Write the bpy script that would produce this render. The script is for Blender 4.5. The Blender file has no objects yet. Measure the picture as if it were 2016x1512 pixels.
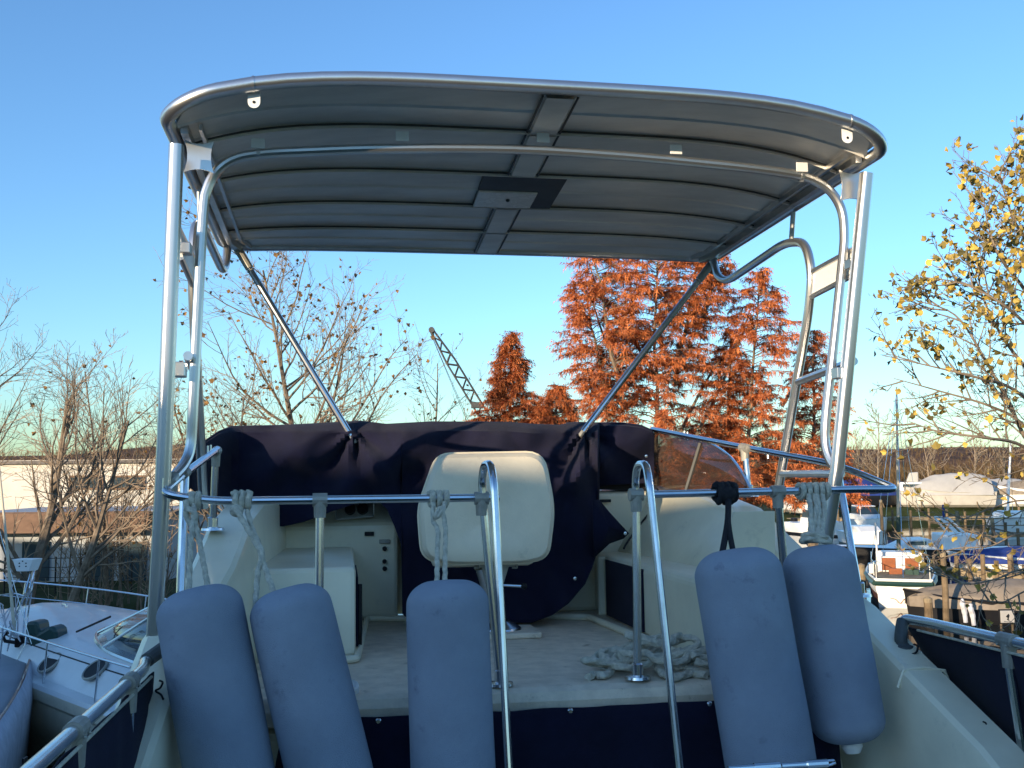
import bpy, math, random
import numpy as np
from mathutils import Vector, noise
R = math.radians
rng = random.Random(7)
sc = bpy.context.scene
C = sc.collection

# ------------------------------------------------------------ camera, sky, sun
FPX, HZ = 1980.0, 925.0
ROLL = R(-0.6)
EYE = np.array([0.0, 0.0, 4.5])
PITCH = math.atan((HZ-756)/FPX)
_fw = np.array([0, math.cos(PITCH), math.sin(PITCH)])
_up = np.array([0, -math.sin(PITCH), math.cos(PITCH)])
_rt = np.array([1.0, 0, 0])
cr, sr = math.cos(ROLL), math.sin(ROLL)
cam = bpy.data.cameras.new('camera')
cam.sensor_width = 36.0
cam.lens = 36.0*FPX/2016
cam.clip_start = 0.05
cam.clip_end = 6000
camo = bpy.data.objects.new('camera', cam)
C.objects.link(camo)
cx = _rt*cr + _up*sr
cy = -_rt*sr + _up*cr
cz = -_fw
from mathutils import Matrix
camo.matrix_world = Matrix(((cx[0], cy[0], cz[0], EYE[0]), (cx[1], cy[1], cz[1], EYE[1]), (cx[2], cy[2], cz[2], EYE[2]), (0, 0, 0, 1)))
sc.camera = camo

SUN_EL = R(9.5)
SUN_H = np.array([-0.62, -0.785])          # horizontal direction towards the sun
SUN_H = SUN_H/np.linalg.norm(SUN_H)
w = bpy.data.worlds.new('World')
sc.world = w
w.use_nodes = True
nt = w.node_tree
bg = nt.nodes['Background']
sky = nt.nodes.new('ShaderNodeTexSky')
sky.sky_type = 'NISHITA'
sky.sun_disc = False
sky.sun_elevation = SUN_EL
sky.sun_rotation = math.atan2(SUN_H[0], SUN_H[1])
sky.altitude = 1000
sky.air_density = 1.2
sky.dust_density = 1.0
sky.ozone_density = 1.2
wb = nt.nodes.new('ShaderNodeMix'); wb.data_type = 'RGBA'; wb.blend_type = 'MULTIPLY'; wb.inputs[0].default_value = 1.0
wb.inputs[7].default_value = (0.60, 0.95, 1.41, 1)          # the camera's cool white balance
nt.links.new(sky.outputs[0], wb.inputs[6]); nt.links.new(wb.outputs[2], bg.inputs[0])
bg.inputs[1].default_value = 0.15
sl = bpy.data.lights.new('sun', 'SUN')
sl.energy = 5.0
sl.angle = R(0.5)
sl.color = (1.0, 0.80, 0.55)
so = bpy.data.objects.new('sun', sl)
C.objects.link(so)
sdir = Vector((SUN_H[0]*math.cos(SUN_EL), SUN_H[1]*math.cos(SUN_EL), math.sin(SUN_EL)))
so.rotation_euler = sdir.to_track_quat('Z', 'Y').to_euler()
so.location = (-20, -25, 20)
sc.view_settings.view_transform = 'Standard'
sc.view_settings.look = 'None'
sc.view_settings.exposure = 0.62
sc.view_settings.gamma = 1
sc.cycles.max_bounces = 6
sc.cycles.use_denoising = True

# ------------------------------------------------------------ survey helpers: picture point + a known distance / height -> world point
def ray(x, y):
    a = (x-1008)/FPX; b = -(y-756)/FPX
    return _fw + _rt*(a*cr-b*sr) + _up*(a*sr+b*cr)
bF = ray(677, 965); bF = bF/np.linalg.norm(bF)
bR = np.cross(bF, [0, 0, 1.0]); bR = bR/np.linalg.norm(bR)
bU = np.cross(bR, bF)
def B(r, f, u): return EYE + bR*r + bF*f + bU*u       # boat frame (starboard, forward, up) in metres
def FP(x, y, f):
    d = ray(x, y); return EYE + d*(f/(d@bF))
def UP(x, y, u):
    d = ray(x, y); return EYE + d*(u/(d@bU))
def RP(x, y, r):
    d = ray(x, y); return EYE + d*(r/(d@bR))
def YP(x, y, Y):
    d = ray(x, y); return EYE + d*(Y/d[1])
def ZP(x, y, z):
    d = ray(x, y); return EYE + d*((z-EYE[2])/d[2])
def A(*v): return np.array(v, float)
def nrm(v):
    v = np.asarray(v, float); return v/max(1e-9, np.linalg.norm(v))

# ------------------------------------------------------------ mesh builder
class MB:
    def __init__(s): s.v = []; s.f = []; s.m = []; s.s = []
    def add(s, vs, fs, mi=0, smooth=False):
        o = len(s.v); s.v.extend([tuple(map(float, p)) for p in vs])
        for f in fs:
            s.f.append(tuple(i+o for i in f)); s.m.append(mi); s.s.append(smooth)
        return s
    def box(s, c, size, ax=None, mi=0):
        c = np.asarray(c, float); a, b, d = [k/2 for k in size]
        X, Y, Z = ax if ax is not None else (A(1, 0, 0), A(0, 1, 0), A(0, 0, 1))
        vs = [c+X*i*a+Y*j*b+Z*k*d for i in (-1, 1) for j in (-1, 1) for k in (-1, 1)]
        return s.add(vs, [(0, 1, 3, 2), (4, 6, 7, 5), (0, 4, 5, 1), (2, 3, 7, 6), (0, 2, 6, 4), (1, 5, 7, 3)], mi)
    def hexa(s, q, e, mi=0):            # quad/polygon q extruded by vector e
        n = len(q); q = [np.asarray(p, float) for p in q]
        vs = q+[p+e for p in q]
        fs = [tuple(range(n)), tuple(range(2*n-1, n-1, -1))]
        fs += [(i, i+n, (i+1) % n+n, (i+1) % n) for i in range(n)]
        return s.add(vs, fs, mi)
    def grid(s, rows, mi=0, smooth=True, closed=False):
        m = len(rows[0]); vs = [p for r_ in rows for p in r_]; fs = []
        for i in range(len(rows)-1):
            for j in range(m if closed else m-1):
                k = (j+1) % m
                fs.append((i*m+j, i*m+k, (i+1)*m+k, (i+1)*m+j))
        return s.add(vs, fs, mi, smooth)
    def tube(s, pts, r, n=10, closed=False, mi=0, caps=True, prof=None, up=None):
        pts = [np.asarray(p, float) for p in pts]; N = len(pts)
        rr = r if hasattr(r, '__len__') else [r]*N
        T = []
        for i in range(N):
            if closed: t = pts[(i+1) % N]-pts[i-1]
            else: t = pts[min(i+1, N-1)]-pts[max(i-1, 0)]
            T.append(nrm(t))
        u = np.asarray(up, float) if up is not None else (A(0, 0, 1) if abs(T[0][2]) < .9 else A(1, 0, 0))
        x = nrm(np.cross(u, T[0])); rows = []
        for i in range(N):
            x = nrm(x-T[i]*(x@T[i])); y = np.cross(T[i], x)
            if prof is None:
                row = [pts[i]+(x*math.cos(2*math.pi*k/n)+y*math.sin(2*math.pi*k/n))*rr[i] for k in range(n)]
            else:
                row = [pts[i]+(x*p[0]+y*p[1])*rr[i] for p in (prof(i) if callable(prof) else prof)]
            rows.append(row)
        m = len(rows[0])
        if closed: rows.append(rows[0])
        s.grid(rows, mi, True, True)
        if caps and not closed:
            o = len(s.v); s.v.extend([tuple(p) for p in rows[0]]+[tuple(p) for p in rows[-1]])
            s.f += [tuple(o+k for k in range(m-1, -1, -1)), tuple(o+m+k for k in range(m))]
            s.m += [mi, mi]; s.s += [False, False]
        return s
    def lathe(s, c, axis, prof, n=20, mi=0, sx=1.0, xdir=None):      # prof: list of (radius, height)
        axis = nrm(axis); x = nrm(np.cross(axis, A(0, 0, 1) if abs(axis[2]) < .9 else A(1, 0, 0))) if xdir is None else nrm(xdir)
        y = np.cross(axis, x); c = np.asarray(c, float)
        rows = [[c+axis*h+(x*sx*math.cos(2*math.pi*k/n)+y*math.sin(2*math.pi*k/n))*q for k in range(n)] for q, h in prof]
        return s.grid(rows, mi, True, True)
    def ball(s, c, r, n=10, mi=0):
        r = r if hasattr(r, '__len__') else (r, r, r); c = np.asarray(c, float); rows = []
        for i in range(n//2+1):
            a = math.pi*i/(n//2)
            rows.append([c+A(math.sin(a)*math.cos(2*math.pi*k/n)*r[0], math.sin(a)*math.sin(2*math.pi*k/n)*r[1], math.cos(a)*r[2]) for k in range(n)])
        return s.grid(rows, mi, True, True)
SPECS = ('label', 'category', 'group', 'kind')
def tagit(o, label=None, cat=None, group=None, kind=None):
    for k, v in zip(SPECS, (label, cat, group, kind)):
        if v: o[k] = v
    return o
ORG = {}
def thing(name, label, cat, loc, group=None):
    o = bpy.data.objects.new(name, None); C.objects.link(o)
    o.empty_display_size = .2; o.location = tuple(map(float, loc)); ORG[o.name] = np.array(loc, float)
    return tagit(o, label, cat, group)
def obj(name, mb, mats, parent=None, loc=None, bevel=0, solid=0, label=None, cat=None, group=None, kind=None, sub=0, off=0):
    org = ORG[parent.name] if parent is not None else (np.array(loc, float) if loc is not None else np.array([0.0, 0, 0]))
    me = bpy.data.meshes.new(name)
    vs = np.array(mb.v)-org
    me.from_pydata([tuple(p) for p in vs], [], mb.f)
    mats = mats if isinstance(mats, (list, tuple)) else [mats]
    for m in mats: me.materials.append(m)
    me.polygons.foreach_set('material_index', mb.m)
    me.polygons.foreach_set('use_smooth', mb.s)
    me.update()
    if any(mb.s) and len(mb.v) < 30000: me.set_sharp_from_angle(angle=R(29))
    o = bpy.data.objects.new(name, me); C.objects.link(o)
    if parent is not None: o.parent = parent
    else: o.location = tuple(org)
    ORG[o.name] = org
    if solid:
        m = o.modifiers.new('solid', 'SOLIDIFY'); m.thickness = solid; m.offset = off
    if bevel:
        m = o.modifiers.new('bevel', 'BEVEL'); m.width = bevel; m.segments = 2; m.limit_method = 'ANGLE'; m.angle_limit = R(40)
        m.harden_normals = False
    if sub:
        m = o.modifiers.new('sub', 'SUBSURF'); m.levels = sub; m.render_levels = sub
    if parent is not None:                 # part meshes sit in their thing's frame
        if parent.parent is not None: o.location = (0, 0, 0)
    return tagit(o, label, cat, group, kind)
def copy_tree(o, delta, rz=0.0, scale=None, parent=None):
    c = o.copy(); C.objects.link(c)
    if parent is None:
        c.location = Vector(delta); c.rotation_euler = (0, 0, rz)
        if scale: c.scale = scale if hasattr(scale, '__len__') else (scale,)*3
    else: c.parent = parent
    for ch in list(o.children): copy_tree(ch, None, parent=c)
    return c
def fillet(pts, rad, n=6):
    pts = [np.asarray(p, float) for p in pts]; out = [pts[0]]
    for i in range(1, len(pts)-1):
        a, b, c = pts[i-1], pts[i], pts[i+1]
        r_ = rad[i-1] if hasattr(rad, '__len__') else rad
        d1, d2 = np.linalg.norm(a-b), np.linalg.norm(c-b)
        r_ = min(r_, d1*.49, d2*.49)
        p, q = b+(a-b)/d1*r_, b+(c-b)/d2*r_
        for k in range(n+1):
            t = k/n; out.append(p*(1-t)**2+b*2*t*(1-t)+q*t*t)
    out.append(pts[-1]); return out
def crom(pts, n=8):
    P = [np.asarray(p, float) for p in pts]; P = [2*P[0]-P[1]]+P+[2*P[-1]-P[-2]]; out = []
    for i in range(1, len(P)-2):
        for k in range(n):
            t = k/n; a, b, c, d = P[i-1:i+3]
            out.append(.5*((2*b)+(c-a)*t+(2*a-5*b+4*c-d)*t*t+(3*b-a-3*c+d)*t**3))
    out.append(P[-2]); return out
def lerp(a, b, t): return a+(b-a)*t
def interp(x, xs, ys): return float(np.interp(x, xs, ys))

# ------------------------------------------------------------ materials
def mat(name, col, rough=.5, metal=0.0, var=.0, vscale=5.0, bump=0.0, bscale=60.0, spec=.5, col2=None, island=False, coat=0.0, trans=0, stretch=None, alpha=None, ior=1.45):
    m = bpy.data.materials.new(name); m.use_nodes = True
    n = m.node_tree; b = n.nodes['Principled BSDF']
    b.inputs['Base Color'].default_value = (*col, 1); b.inputs['Roughness'].default_value = rough
    b.inputs['Metallic'].default_value = metal; b.inputs['Specular IOR Level'].default_value = spec
    b.inputs['Coat Weight'].default_value = coat; b.inputs['IOR'].default_value = ior
    if trans: b.inputs['Transmission Weight'].default_value = trans
    if alpha is not None: b.inputs['Alpha'].default_value = alpha
    tc = n.nodes.new('ShaderNodeTexCoord'); vec = tc.outputs['Object']
    if stretch:
        mp = n.nodes.new('ShaderNodeMapping'); mp.inputs['Scale'].default_value = stretch
        n.links.new(vec, mp.inputs[0]); vec = mp.outputs[0]
    if var or col2:
        c2 = col2 if col2 else tuple(max(0, k*(1-var)) for k in col)
        cr_ = n.nodes.new('ShaderNodeValToRGB')
        cr_.color_ramp.elements[0].color = (*c2, 1); cr_.color_ramp.elements[1].color = (*col, 1)
        if island:
            g = n.nodes.new('ShaderNodeNewGeometry'); n.links.new(g.outputs['Random Per Island'], cr_.inputs[0])
        else:
            t = n.nodes.new('ShaderNodeTexNoise'); t.inputs['Scale'].default_value = vscale; t.inputs['Detail'].default_value = 6
            t.inputs['Roughness'].default_value = .62
            n.links.new(vec, t.inputs[0]); n.links.new(t.outputs[0], cr_.inputs[0])
            cr_.color_ramp.elements[0].position = .36; cr_.color_ramp.elements[1].position = .62
            rm = n.nodes.new('ShaderNodeMapRange'); rm.inputs['To Min'].default_value = min(1, rough*1.25); rm.inputs['To Max'].default_value = rough*.9
            n.links.new(t.outputs[0], rm.inputs[0]); n.links.new(rm.outputs[0], b.inputs['Roughness'])
        n.links.new(cr_.outputs[0], b.inputs['Base Color'])
    if bump:
        t = n.nodes.new('ShaderNodeTexNoise'); t.inputs['Scale'].default_value = bscale; t.inputs['Detail'].default_value = 4
        bp = n.nodes.new('ShaderNodeBump'); bp.inputs['Strength'].default_value = bump; bp.inputs['Distance'].default_value = .01
        n.links.new(vec, t.inputs[0]); n.links.new(t.outputs[0], bp.inputs['Height']); n.links.new(bp.outputs[0], b.inputs['Normal'])
    return m
def dirty(m, col, scale=9, thr=.62, amt=.7, tex='NOISE'):          # sparse stains with a shape of their own
    n = m.node_tree; b = n.nodes['Principled BSDF']
    src = b.inputs['Base Color'].links[0].from_socket if b.inputs['Base Color'].links else None
    tc = n.nodes.new('ShaderNodeTexCoord'); t = n.nodes.new('ShaderNodeTexNoise'); t.inputs['Scale'].default_value = scale; t.inputs['Detail'].default_value = 8
    t.inputs['Roughness'].default_value = .7
    rp = n.nodes.new('ShaderNodeValToRGB'); rp.color_ramp.elements[0].position = thr; rp.color_ramp.elements[1].position = thr+.12
    rp.color_ramp.elements[1].color = (amt, amt, amt, 1)
    mx = n.nodes.new('ShaderNodeMix'); mx.data_type = 'RGBA'
    n.links.new(tc.outputs['Object'], t.inputs[0]); n.links.new(t.outputs[0], rp.inputs[0]); n.links.new(rp.outputs[0], mx.inputs[0])
    if src: n.links.new(src, mx.inputs[6])
    else: mx.inputs[6].default_value = b.inputs['Base Color'].default_value
    mx.inputs[7].default_value = (*col, 1); n.links.new(mx.outputs[2], b.inputs['Base Color'])
    return m
M = {}
M['gel'] = dirty(mat('gelcoat', (.86, .79, .59), .32, var=.12, vscale=3, bump=.06, bscale=25, coat=.15), (.38, .35, .27), 7, .60, .35)
M['gelwhite'] = mat('gelcoat_white', (.74, .74, .72), .3, var=.08, vscale=2, coat=.2)
M['sole'] = dirty(mat('deck_sole', (.76, .65, .50), .6, var=.2, vscale=14, bump=.25, bscale=220), (.26, .20, .13), 16, .60, .75)
M['vinyl'] = dirty(mat('vinyl', (.84, .74, .56), .42, var=.10, vscale=6, bump=.15, bscale=140), (.40, .36, .27), 8, .60, .5)
M['steel'] = mat('stainless', (.72, .73, .74), .2, 1.0, var=.10, vscale=18, bump=.02, bscale=30)
M['alu'] = mat('anodised_aluminium', (.70, .69, .67), .29, .95, var=.10, vscale=10, stretch=(1, 1, .2))
M['alusheet'] = mat('roof_sheet', (.90, .87, .80), .5, .25, var=.22, vscale=5, bump=.05, bscale=8, stretch=(.3, 1, 1))
M['aludark'] = mat('roof_dark', (.09, .09, .085), .45, .3, var=.2)
M['fitting'] = mat('cast_fitting', (.38, .36, .31), .5, .4, var=.2, vscale=30)
M['white'] = mat('white_paint', (.78, .78, .76), .35, var=.06)
M['black'] = mat('black_plastic', (.012, .012, .014), .55, spec=.3)
M['navy'] = dirty(mat('navy_canvas', (.009, .0095, .032), .9, var=.35, vscale=4, bump=.5, bscale=500, spec=.25), (.045, .033, .055), 10, .66, .5)
M['navy'].node_tree.nodes['Principled BSDF'].inputs['Sheen Weight'].default_value = .05
M['fcloth'] = dirty(mat('fender_cloth', (.31, .355, .43), .95, var=.18, vscale=3, bump=.45, bscale=380, spec=.15), (.10, .10, .14), 9, .60, .5)
M['rope'] = mat('rope', (.66, .62, .50), .9, var=.3, vscale=60, bump=.6, bscale=300, spec=.2)
M['ropedark'] = mat('rope_black', (.012, .012, .016), .85, bump=.5, bscale=300)
M['tint'] = mat('tinted_glass', (.055, .036, .03), .05, alpha=.60)
M['glass'] = mat('glass_dark', (.04, .06, .07), .05, coat=.5)
M['lens'] = mat('lamp_lens', (.90, .87, .80), .25, var=.2, vscale=20)
M['rubber'] = mat('rubber', (.09, .10, .10), .55, var=.2)
M['bark'] = mat('bark', (.24, .185, .135), .9, var=.5, vscale=6, bump=.6, bscale=30, spec=.2)
M['barkpale'] = mat('bark_pale', (.30, .235, .175), .9, var=.45, vscale=5, bump=.5, bscale=25, spec=.2)
M['twig'] = mat('twig', (.36, .27, .19), .9, var=.3, vscale=2, spec=.2)
M['leafbrown'] = mat('leaf_brown', (.30, .16, .045), .7, col2=(.09, .05, .025), island=True, spec=.3)
M['leafyel'] = mat('leaf_yellow', (.60, .41, .08), .6, col2=(.10, .085, .03), island=True, spec=.3)
M['leafred'] = mat('leaf_rust', (.76, .24, .075), .8, col2=(.27, .07, .035), island=True, spec=.2)
M['grass'] = mat('grass', (.045, .060, .022), .95, var=.5, vscale=.8, bump=.8, bscale=8, spec=.1)
M['scrub'] = mat('scrub', (.16, .105, .055), .95, var=.5, vscale=2, spec=.1)
M['hill'] = mat('hill_wood', (.155, .085, .05), .95, col2=(.065, .04, .028), vscale=.05, bump=1, bscale=.3, spec=.1)
M['wood'] = mat('weathered_wood', (.33, .26, .17), .85, var=.4, vscale=4, bump=.4, bscale=30, spec=.2)
M['pile'] = mat('timber_pile', (.22, .16, .10), .9, var=.5, vscale=3, bump=.5, bscale=20, spec=.2)
M['varnish'] = mat('varnished_teak', (.30, .085, .025), .3, var=.3, vscale=6, coat=.4)
M['spar'] = mat('spar', (.62, .55, .42), .45, var=.15)
M['aged'] = mat('aged_hull', (.46, .43, .38), .5, var=.2, vscale=1)
M['green'] = mat('dark_green_paint', (.018, .05, .042), .35)
M['antifoul'] = mat('antifouling', (.075, .022, .014), .8, var=.3)
M['blackhull'] = mat('black_hull', (.012, .012, .014), .3)
M['blue'] = mat('blue_tarp', (.018, .045, .22), .7, var=.3, vscale=1.5, bump=.6, bscale=6)
M['wrap'] = mat('white_cover', (.40, .385, .37), .6, var=.15, vscale=.8, bump=.8, bscale=3)
M['tan'] = mat('tan_cover', (.27, .22, .17), .8, var=.3, vscale=2, bump=.8, bscale=5)
M['redp'] = mat('red_paint', (.50, .02, .02), .4, var=.2)
M['wall'] = mat('rendered_wall', (.62, .58, .52), .85, var=.14, vscale=.7, bump=.3, bscale=12)
M['wallgrey'] = mat('grey_cladding', (.42, .44, .46), .7, var=.12, vscale=.8)
M['brick'] = mat('brown_brick', (.22, .13, .08), .9, var=.3, vscale=3)
M['roofing'] = mat('roofing', (.17, .15, .14), .8, var=.3)
M['shed'] = mat('shadow_block_skin', (.66, .65, .62), .7, var=.2, vscale=.6)  # skin of the added unseen shadow block, kept pale to bounce light
M['iron'] = mat('crane_steel', (.07, .075, .08), .6, .3, var=.3)
M['palewrap'] = mat('grey_white_fabric', (.58, .58, .62), .85, var=.2, vscale=6, bump=.5, bscale=40)

def water_mat():
    m = bpy.data.materials.new('water'); m.use_nodes = True; n = m.node_tree; b = n.nodes['Principled BSDF']
    b.inputs['Base Color'].default_value = (.012, .018, .017, 1); b.inputs['Roughness'].default_value = .035; b.inputs['IOR'].default_value = 1.33
    tc = n.nodes.new('ShaderNodeTexCoord'); mp = n.nodes.new('ShaderNodeMapping'); mp.inputs['Scale'].default_value = (1, .45, 1)
    t = n.nodes.new('ShaderNodeTexNoise'); t.inputs['Scale'].default_value = 1.6; t.inputs['Detail'].default_value = 3
    bp = n.nodes.new('ShaderNodeBump'); bp.inputs['Strength'].default_value = .25; bp.inputs['Distance'].default_value = .03
    n.links.new(tc.outputs['Object'], mp.inputs[0]); n.links.new(mp.outputs[0], t.inputs[0]); n.links.new(t.outputs[0], bp.inputs['Height']); n.links.new(bp.outputs[0], b.inputs['Normal'])
    return m
M['water'] = water_mat()

# ------------------------------------------------------------ water, ground, hills
mb = MB(); mb.add([(-2500, -300, 0), (2500, -300, 0), (2500, 4000, 0), (-2500, 4000, 0)], [(0, 1, 2, 3)])
obj('water', mb, M['water'], kind='structure')
def shore(x):
    return interp(x, [-400, -30, -4, 3, 8, 10.4, 11.6, 14, 30, 400], [30, 27, 25, 24, 26, 28, 56, 78, 84, 90])
def gz(x, y):
    front = max(-1, min(1, (y-shore(x))/2.5))
    back = max(-1, min(1, (-3.5-y)/.6))
    spit = max(-1, min(1, min((x-7.8)/1.0, (15.4-y)/1.2, (y+3)/1.5)))       # grassy spit carrying the near plane tree
    k = max(front, back, spit)
    z = .95*k if k < 1 else .95
    z += .06*noise.noise(Vector((x*.3, y*.3, 0)))*(1 if k >= 1 else 0)
    return z
xs = sorted(set([round(v, 2) for v in np.concatenate([np.arange(-60, 60, 1.5), np.arange(-400, 400, 20), np.array([-2400, -1500, -800, 800, 1500, 2400])])]))
ys = sorted(set([round(v, 2) for v in np.concatenate([np.arange(22, 100, 1.5), np.array([-250, -120, -60, -30, -15, -8, -5, -4.1, -3.5, -2.9, -1.5, 1, 5, 9, 11, 12.5, 14, 15, 16, 17, 20, 110, 140, 200, 300, 500, 900, 1600, 3500])])]))
mb = MB(); mb.grid([[(x, y, gz(x, y)) for x in xs] for y in ys])
obj('ground', mb, M['grass'], kind='structure')
def hill(name, X0, X1, Y, prof, depth, seed):
    mb = MB(); rows = []
    n = 160
    for j in range(9):
        t = j/8; row = []
        for i in range(n+1):
            x = lerp(X0, X1, i/n); h = prof(x)*math.sin(math.pi*.5*min(1, t*1.6))
            h *= 1+.05*noise.noise(Vector((x*.02, t*3, seed)))
            row.append((x, Y+t*depth, h+.6*noise.noise(Vector((x*.15, t*9, seed)))))
        rows.append(row)
    mb.grid(rows); return obj(name, mb, M['hill'], kind='structure')
hill('hills', -900, 900, 620, lambda x: interp(x, [-900, -330, -240, -100, 100, 200, 330, 900], [17, 21, 26, 27, 21, 18.5, 17.5, 14])+1.2*math.sin(x*.021), 260, 3)
# distant leafless wood on the hills: thin upright stems with forked tops
def woods(name, n, X0, X1, Y0, Y1, h0, h1, zf, m, label):
    mb = MB()
    for _ in range(n):
        x = rng.uniform(X0, X1); y = rng.uniform(Y0, Y1); z = zf(x, y); h = rng.uniform(h0, h1)
        for k in range(5):
            dx, dy = rng.uniform(-.28, .28)*h, rng.uniform(-.2, .2)*h
            a = A(x, y, z+h*.15*k*.6); b = A(x+dx, y+dy, z+h*rng.uniform(.7, 1)); wd = h*.018
            mb.add([a+A(wd, 0, 0), a-A(wd, 0, 0), a+A(0, wd, 0), b], [(0, 1, 3), (1, 2, 3), (2, 0, 3)])
    return obj(name, mb, m, kind='stuff', label=label)
def hz_(x, y): return interp(x, [-900, -330, -240, -100, 100, 200, 330, 900], [17, 21, 26, 27, 21, 18.5, 17.5, 14])*math.sin(math.pi*.5*min(1, max(0, (y-620)/260)*1.6))-1.0
woods('hill_woods', 4200, -420, 420, 622, 770, 3.0, 6.5, hz_, M['scrub'], 'bare brown wood covering the far hills')

# ================================================================ THE YACHT (boat frame r, f, u)
CR = 0.66                                                     # centre line
yacht = thing('motor_yacht', 'cream flybridge motor yacht with steel rails under a ribbed grey hardtop on tubular steel posts', 'boat', B(CR, 4, -2.2))
def Bl(l): return [B(*p) for p in l]
def mir(l): return [(2*CR-r_, f, u) for r_, f, u in l]
# --- hull and cabin body below
mb = MB(); rows = []
for t in np.linspace(0, 1, 15):
    f = lerp(1.2, 11.5, t); hw = 1.62*(1-max(0, (t-.45)/.55)**2.2*.97); top = lerp(-2.0, -1.45, t**1.5)
    rows.append(Bl([(CR-hw, f, top), (CR-hw*1.01, f, top-.12), (CR-hw*.97, f, -3.3), (CR-hw*.6, f, -4.3), (CR, f, -4.7), (CR+hw*.6, f, -4.3), (CR+hw*.97, f, -3.3), (CR+hw*1.01, f, top-.12), (CR+hw, f, top)]))
mb.grid(rows, 0, True, True)
o0 = len(mb.v); mb.add(rows[0], [tuple(range(9))])
obj('hull', mb, M['gelwhite'], yacht)
mb = MB()
mb.hexa(Bl([(CR-1.1, 3.2, -.72), (CR+1.1, 3.2, -.72), (CR+1.2, 3.2, -2.1), (CR-1.2, 3.2, -2.1)]), bF*3.4)
obj('cabin', mb, M['gel'], yacht, bevel=.03)
mb = MB(); mb.grid([Bl([(CR-w_, f, -1.5-.05), (CR-w_*.6, f, -1.46), (CR, f, -1.44), (CR+w_*.6, f, -1.46), (CR+w_, f, -1.55)]) for f, w_ in ((6.2, 1.6), (7.2, 1.45), (8.4, 1.2), (9.6, .85), (10.7, .4), (11.3, .06))])
obj('foredeck', mb, M['gelwhite'], yacht)
mb = MB(); mb.hexa(Bl([(CR-1.15, 5.25, -.72), (CR-1.15, 6.3, -.74), (CR-1.15, 7.3, -1.46), (CR-1.15, 5.25, -1.5)]), bR*2.3); obj('coachroof', mb, M['gel'], yacht, bevel=.04)
# --- flybridge sole with rounded lip
mb = MB()
prof = [(3.45, -.75), (3.15, -.705), (3.125, -.695), (3.12, -.655), (3.135, -.630), (3.17, -.62), (5.1, -.62), (5.1, -.75)]
mb.grid([[B(r_, f-(.03 if k in (1, 2, 3, 4) else 0)*((r_-CR)/1.2), u) for k, (f, u) in enumerate(prof)] for r_ in np.linspace(-.62, 1.94, 14)], 0, False, True)
sole = obj('flybridge_deck', mb, M['sole'], yacht)
mb = MB()
mb.tube(fillet([UP(560, 1303, -.605), UP(702, 1298, -.605), UP(722, 1218, -.605), UP(800, 1218, -.605)], .04), .014, 8)
obj('trim_moulding', mb, M['gel'], yacht)
mb = MB()
mb.tube(fillet([UP(1040, 1213, -.605), UP(1160, 1215, -.605), UP(1290, 1268, -.605), UP(1420, 1318, -.605)], .04), .015, 8)
obj('trim_moulding', mb, M['gel'], yacht)
# deck plate by the second fender
c = UP(690, 1352, -.60)
mb = MB(); mb.lathe(c, nrm(-bF*.55+bU), [(0, -.02), (.026, -.02), (.026, .004), (.021, .010), (.017, .006), (.0, .006)], 20)
dp = obj('deck_socket', mb, M['white'], yacht)
mb = MB(); mb.ball(c+nrm(-bF*.55+bU)*.008, (.005, .005, .005), 8); obj('screw', mb, M['black'], dp)

# --- coamings (side mouldings with sloping wings aft)
def coam_rows(side):
    rows = []
    for f in [5.3, 5.1, 4.7, 4.3, 4.0, 3.85, 3.75, 3.65, 3.55, 3.42, 3.3, 3.15, 3.0, 2.8, 2.6, 2.3, 2.0, 1.7]:
        cap = interp(f, [1.7, 2.6, 3.0, 3.34, 3.63, 4.0, 4.15, 5.3], [-1.26, -.73, -.56, -.41, -.265, -.10, -.05, -.04])
        ro = interp(f, [1.7, 3.3, 3.6, 4.2, 5.3], [1.88, 1.84, 1.76, 1.72, 1.68])
        wd = interp(f, [1.7, 3.2, 3.7, 4.5, 5.3], [.13, .14, .15, .16, .17])
        ri = ro-wd
        foot = interp(f, [3.0, 3.25, 3.6, 5.3], [-1.7, -.62, -.33, -.33])
        rf_ = interp(f, [3.05, 3.3, 3.6, 5.3], [ri-.02, 1.58, 1.42, 1.36])
        p = [(rf_, f, min(foot, cap-.12)), (lerp(rf_, ri, .55), f, lerp(min(foot, cap-.12), cap, .5)), (ri-.006, f, cap-.032), (ri+.001, f, cap-.008), (ri+.014, f, cap), (ro-.02, f, cap-.004), (ro, f, cap-.025), (ro+.015, f, cap-.2), (ro+.03, f, cap-.75), (ro-.02, f, -2.1)]
        if side < 0:
            rp_ = ri-.05
            p[0] = (rp_, f, min(interp(f, [3.0, 3.3, 5.3], [-1.7, -.66, -.66]), cap-.12)); p[1] = (lerp(rp_, ri, .6), f, lerp(p[0][2], cap, .55))
            p = [(a_-.085, b_, c_) for a_, b_, c_ in mir(p)]
        rows.append(Bl(p))
    return rows
for sd in (1, -1):
    mb = MB(); mb.grid(coam_rows(sd), 0, True)
    co = obj('coaming', mb, M['gel'], yacht, solid=.012)
# seams and rubbing strip on the starboard wing
mb = MB()
mb.tube([B(1.690, 2.95, -.63), B(1.712, 2.95, -.577), B(1.78, 2.95, -.574), B(1.85, 2.95, -.585), B(1.87, 2.95, -.64)], .006, 6)
obj('seam_bead', mb, M['gel'], yacht)
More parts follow.
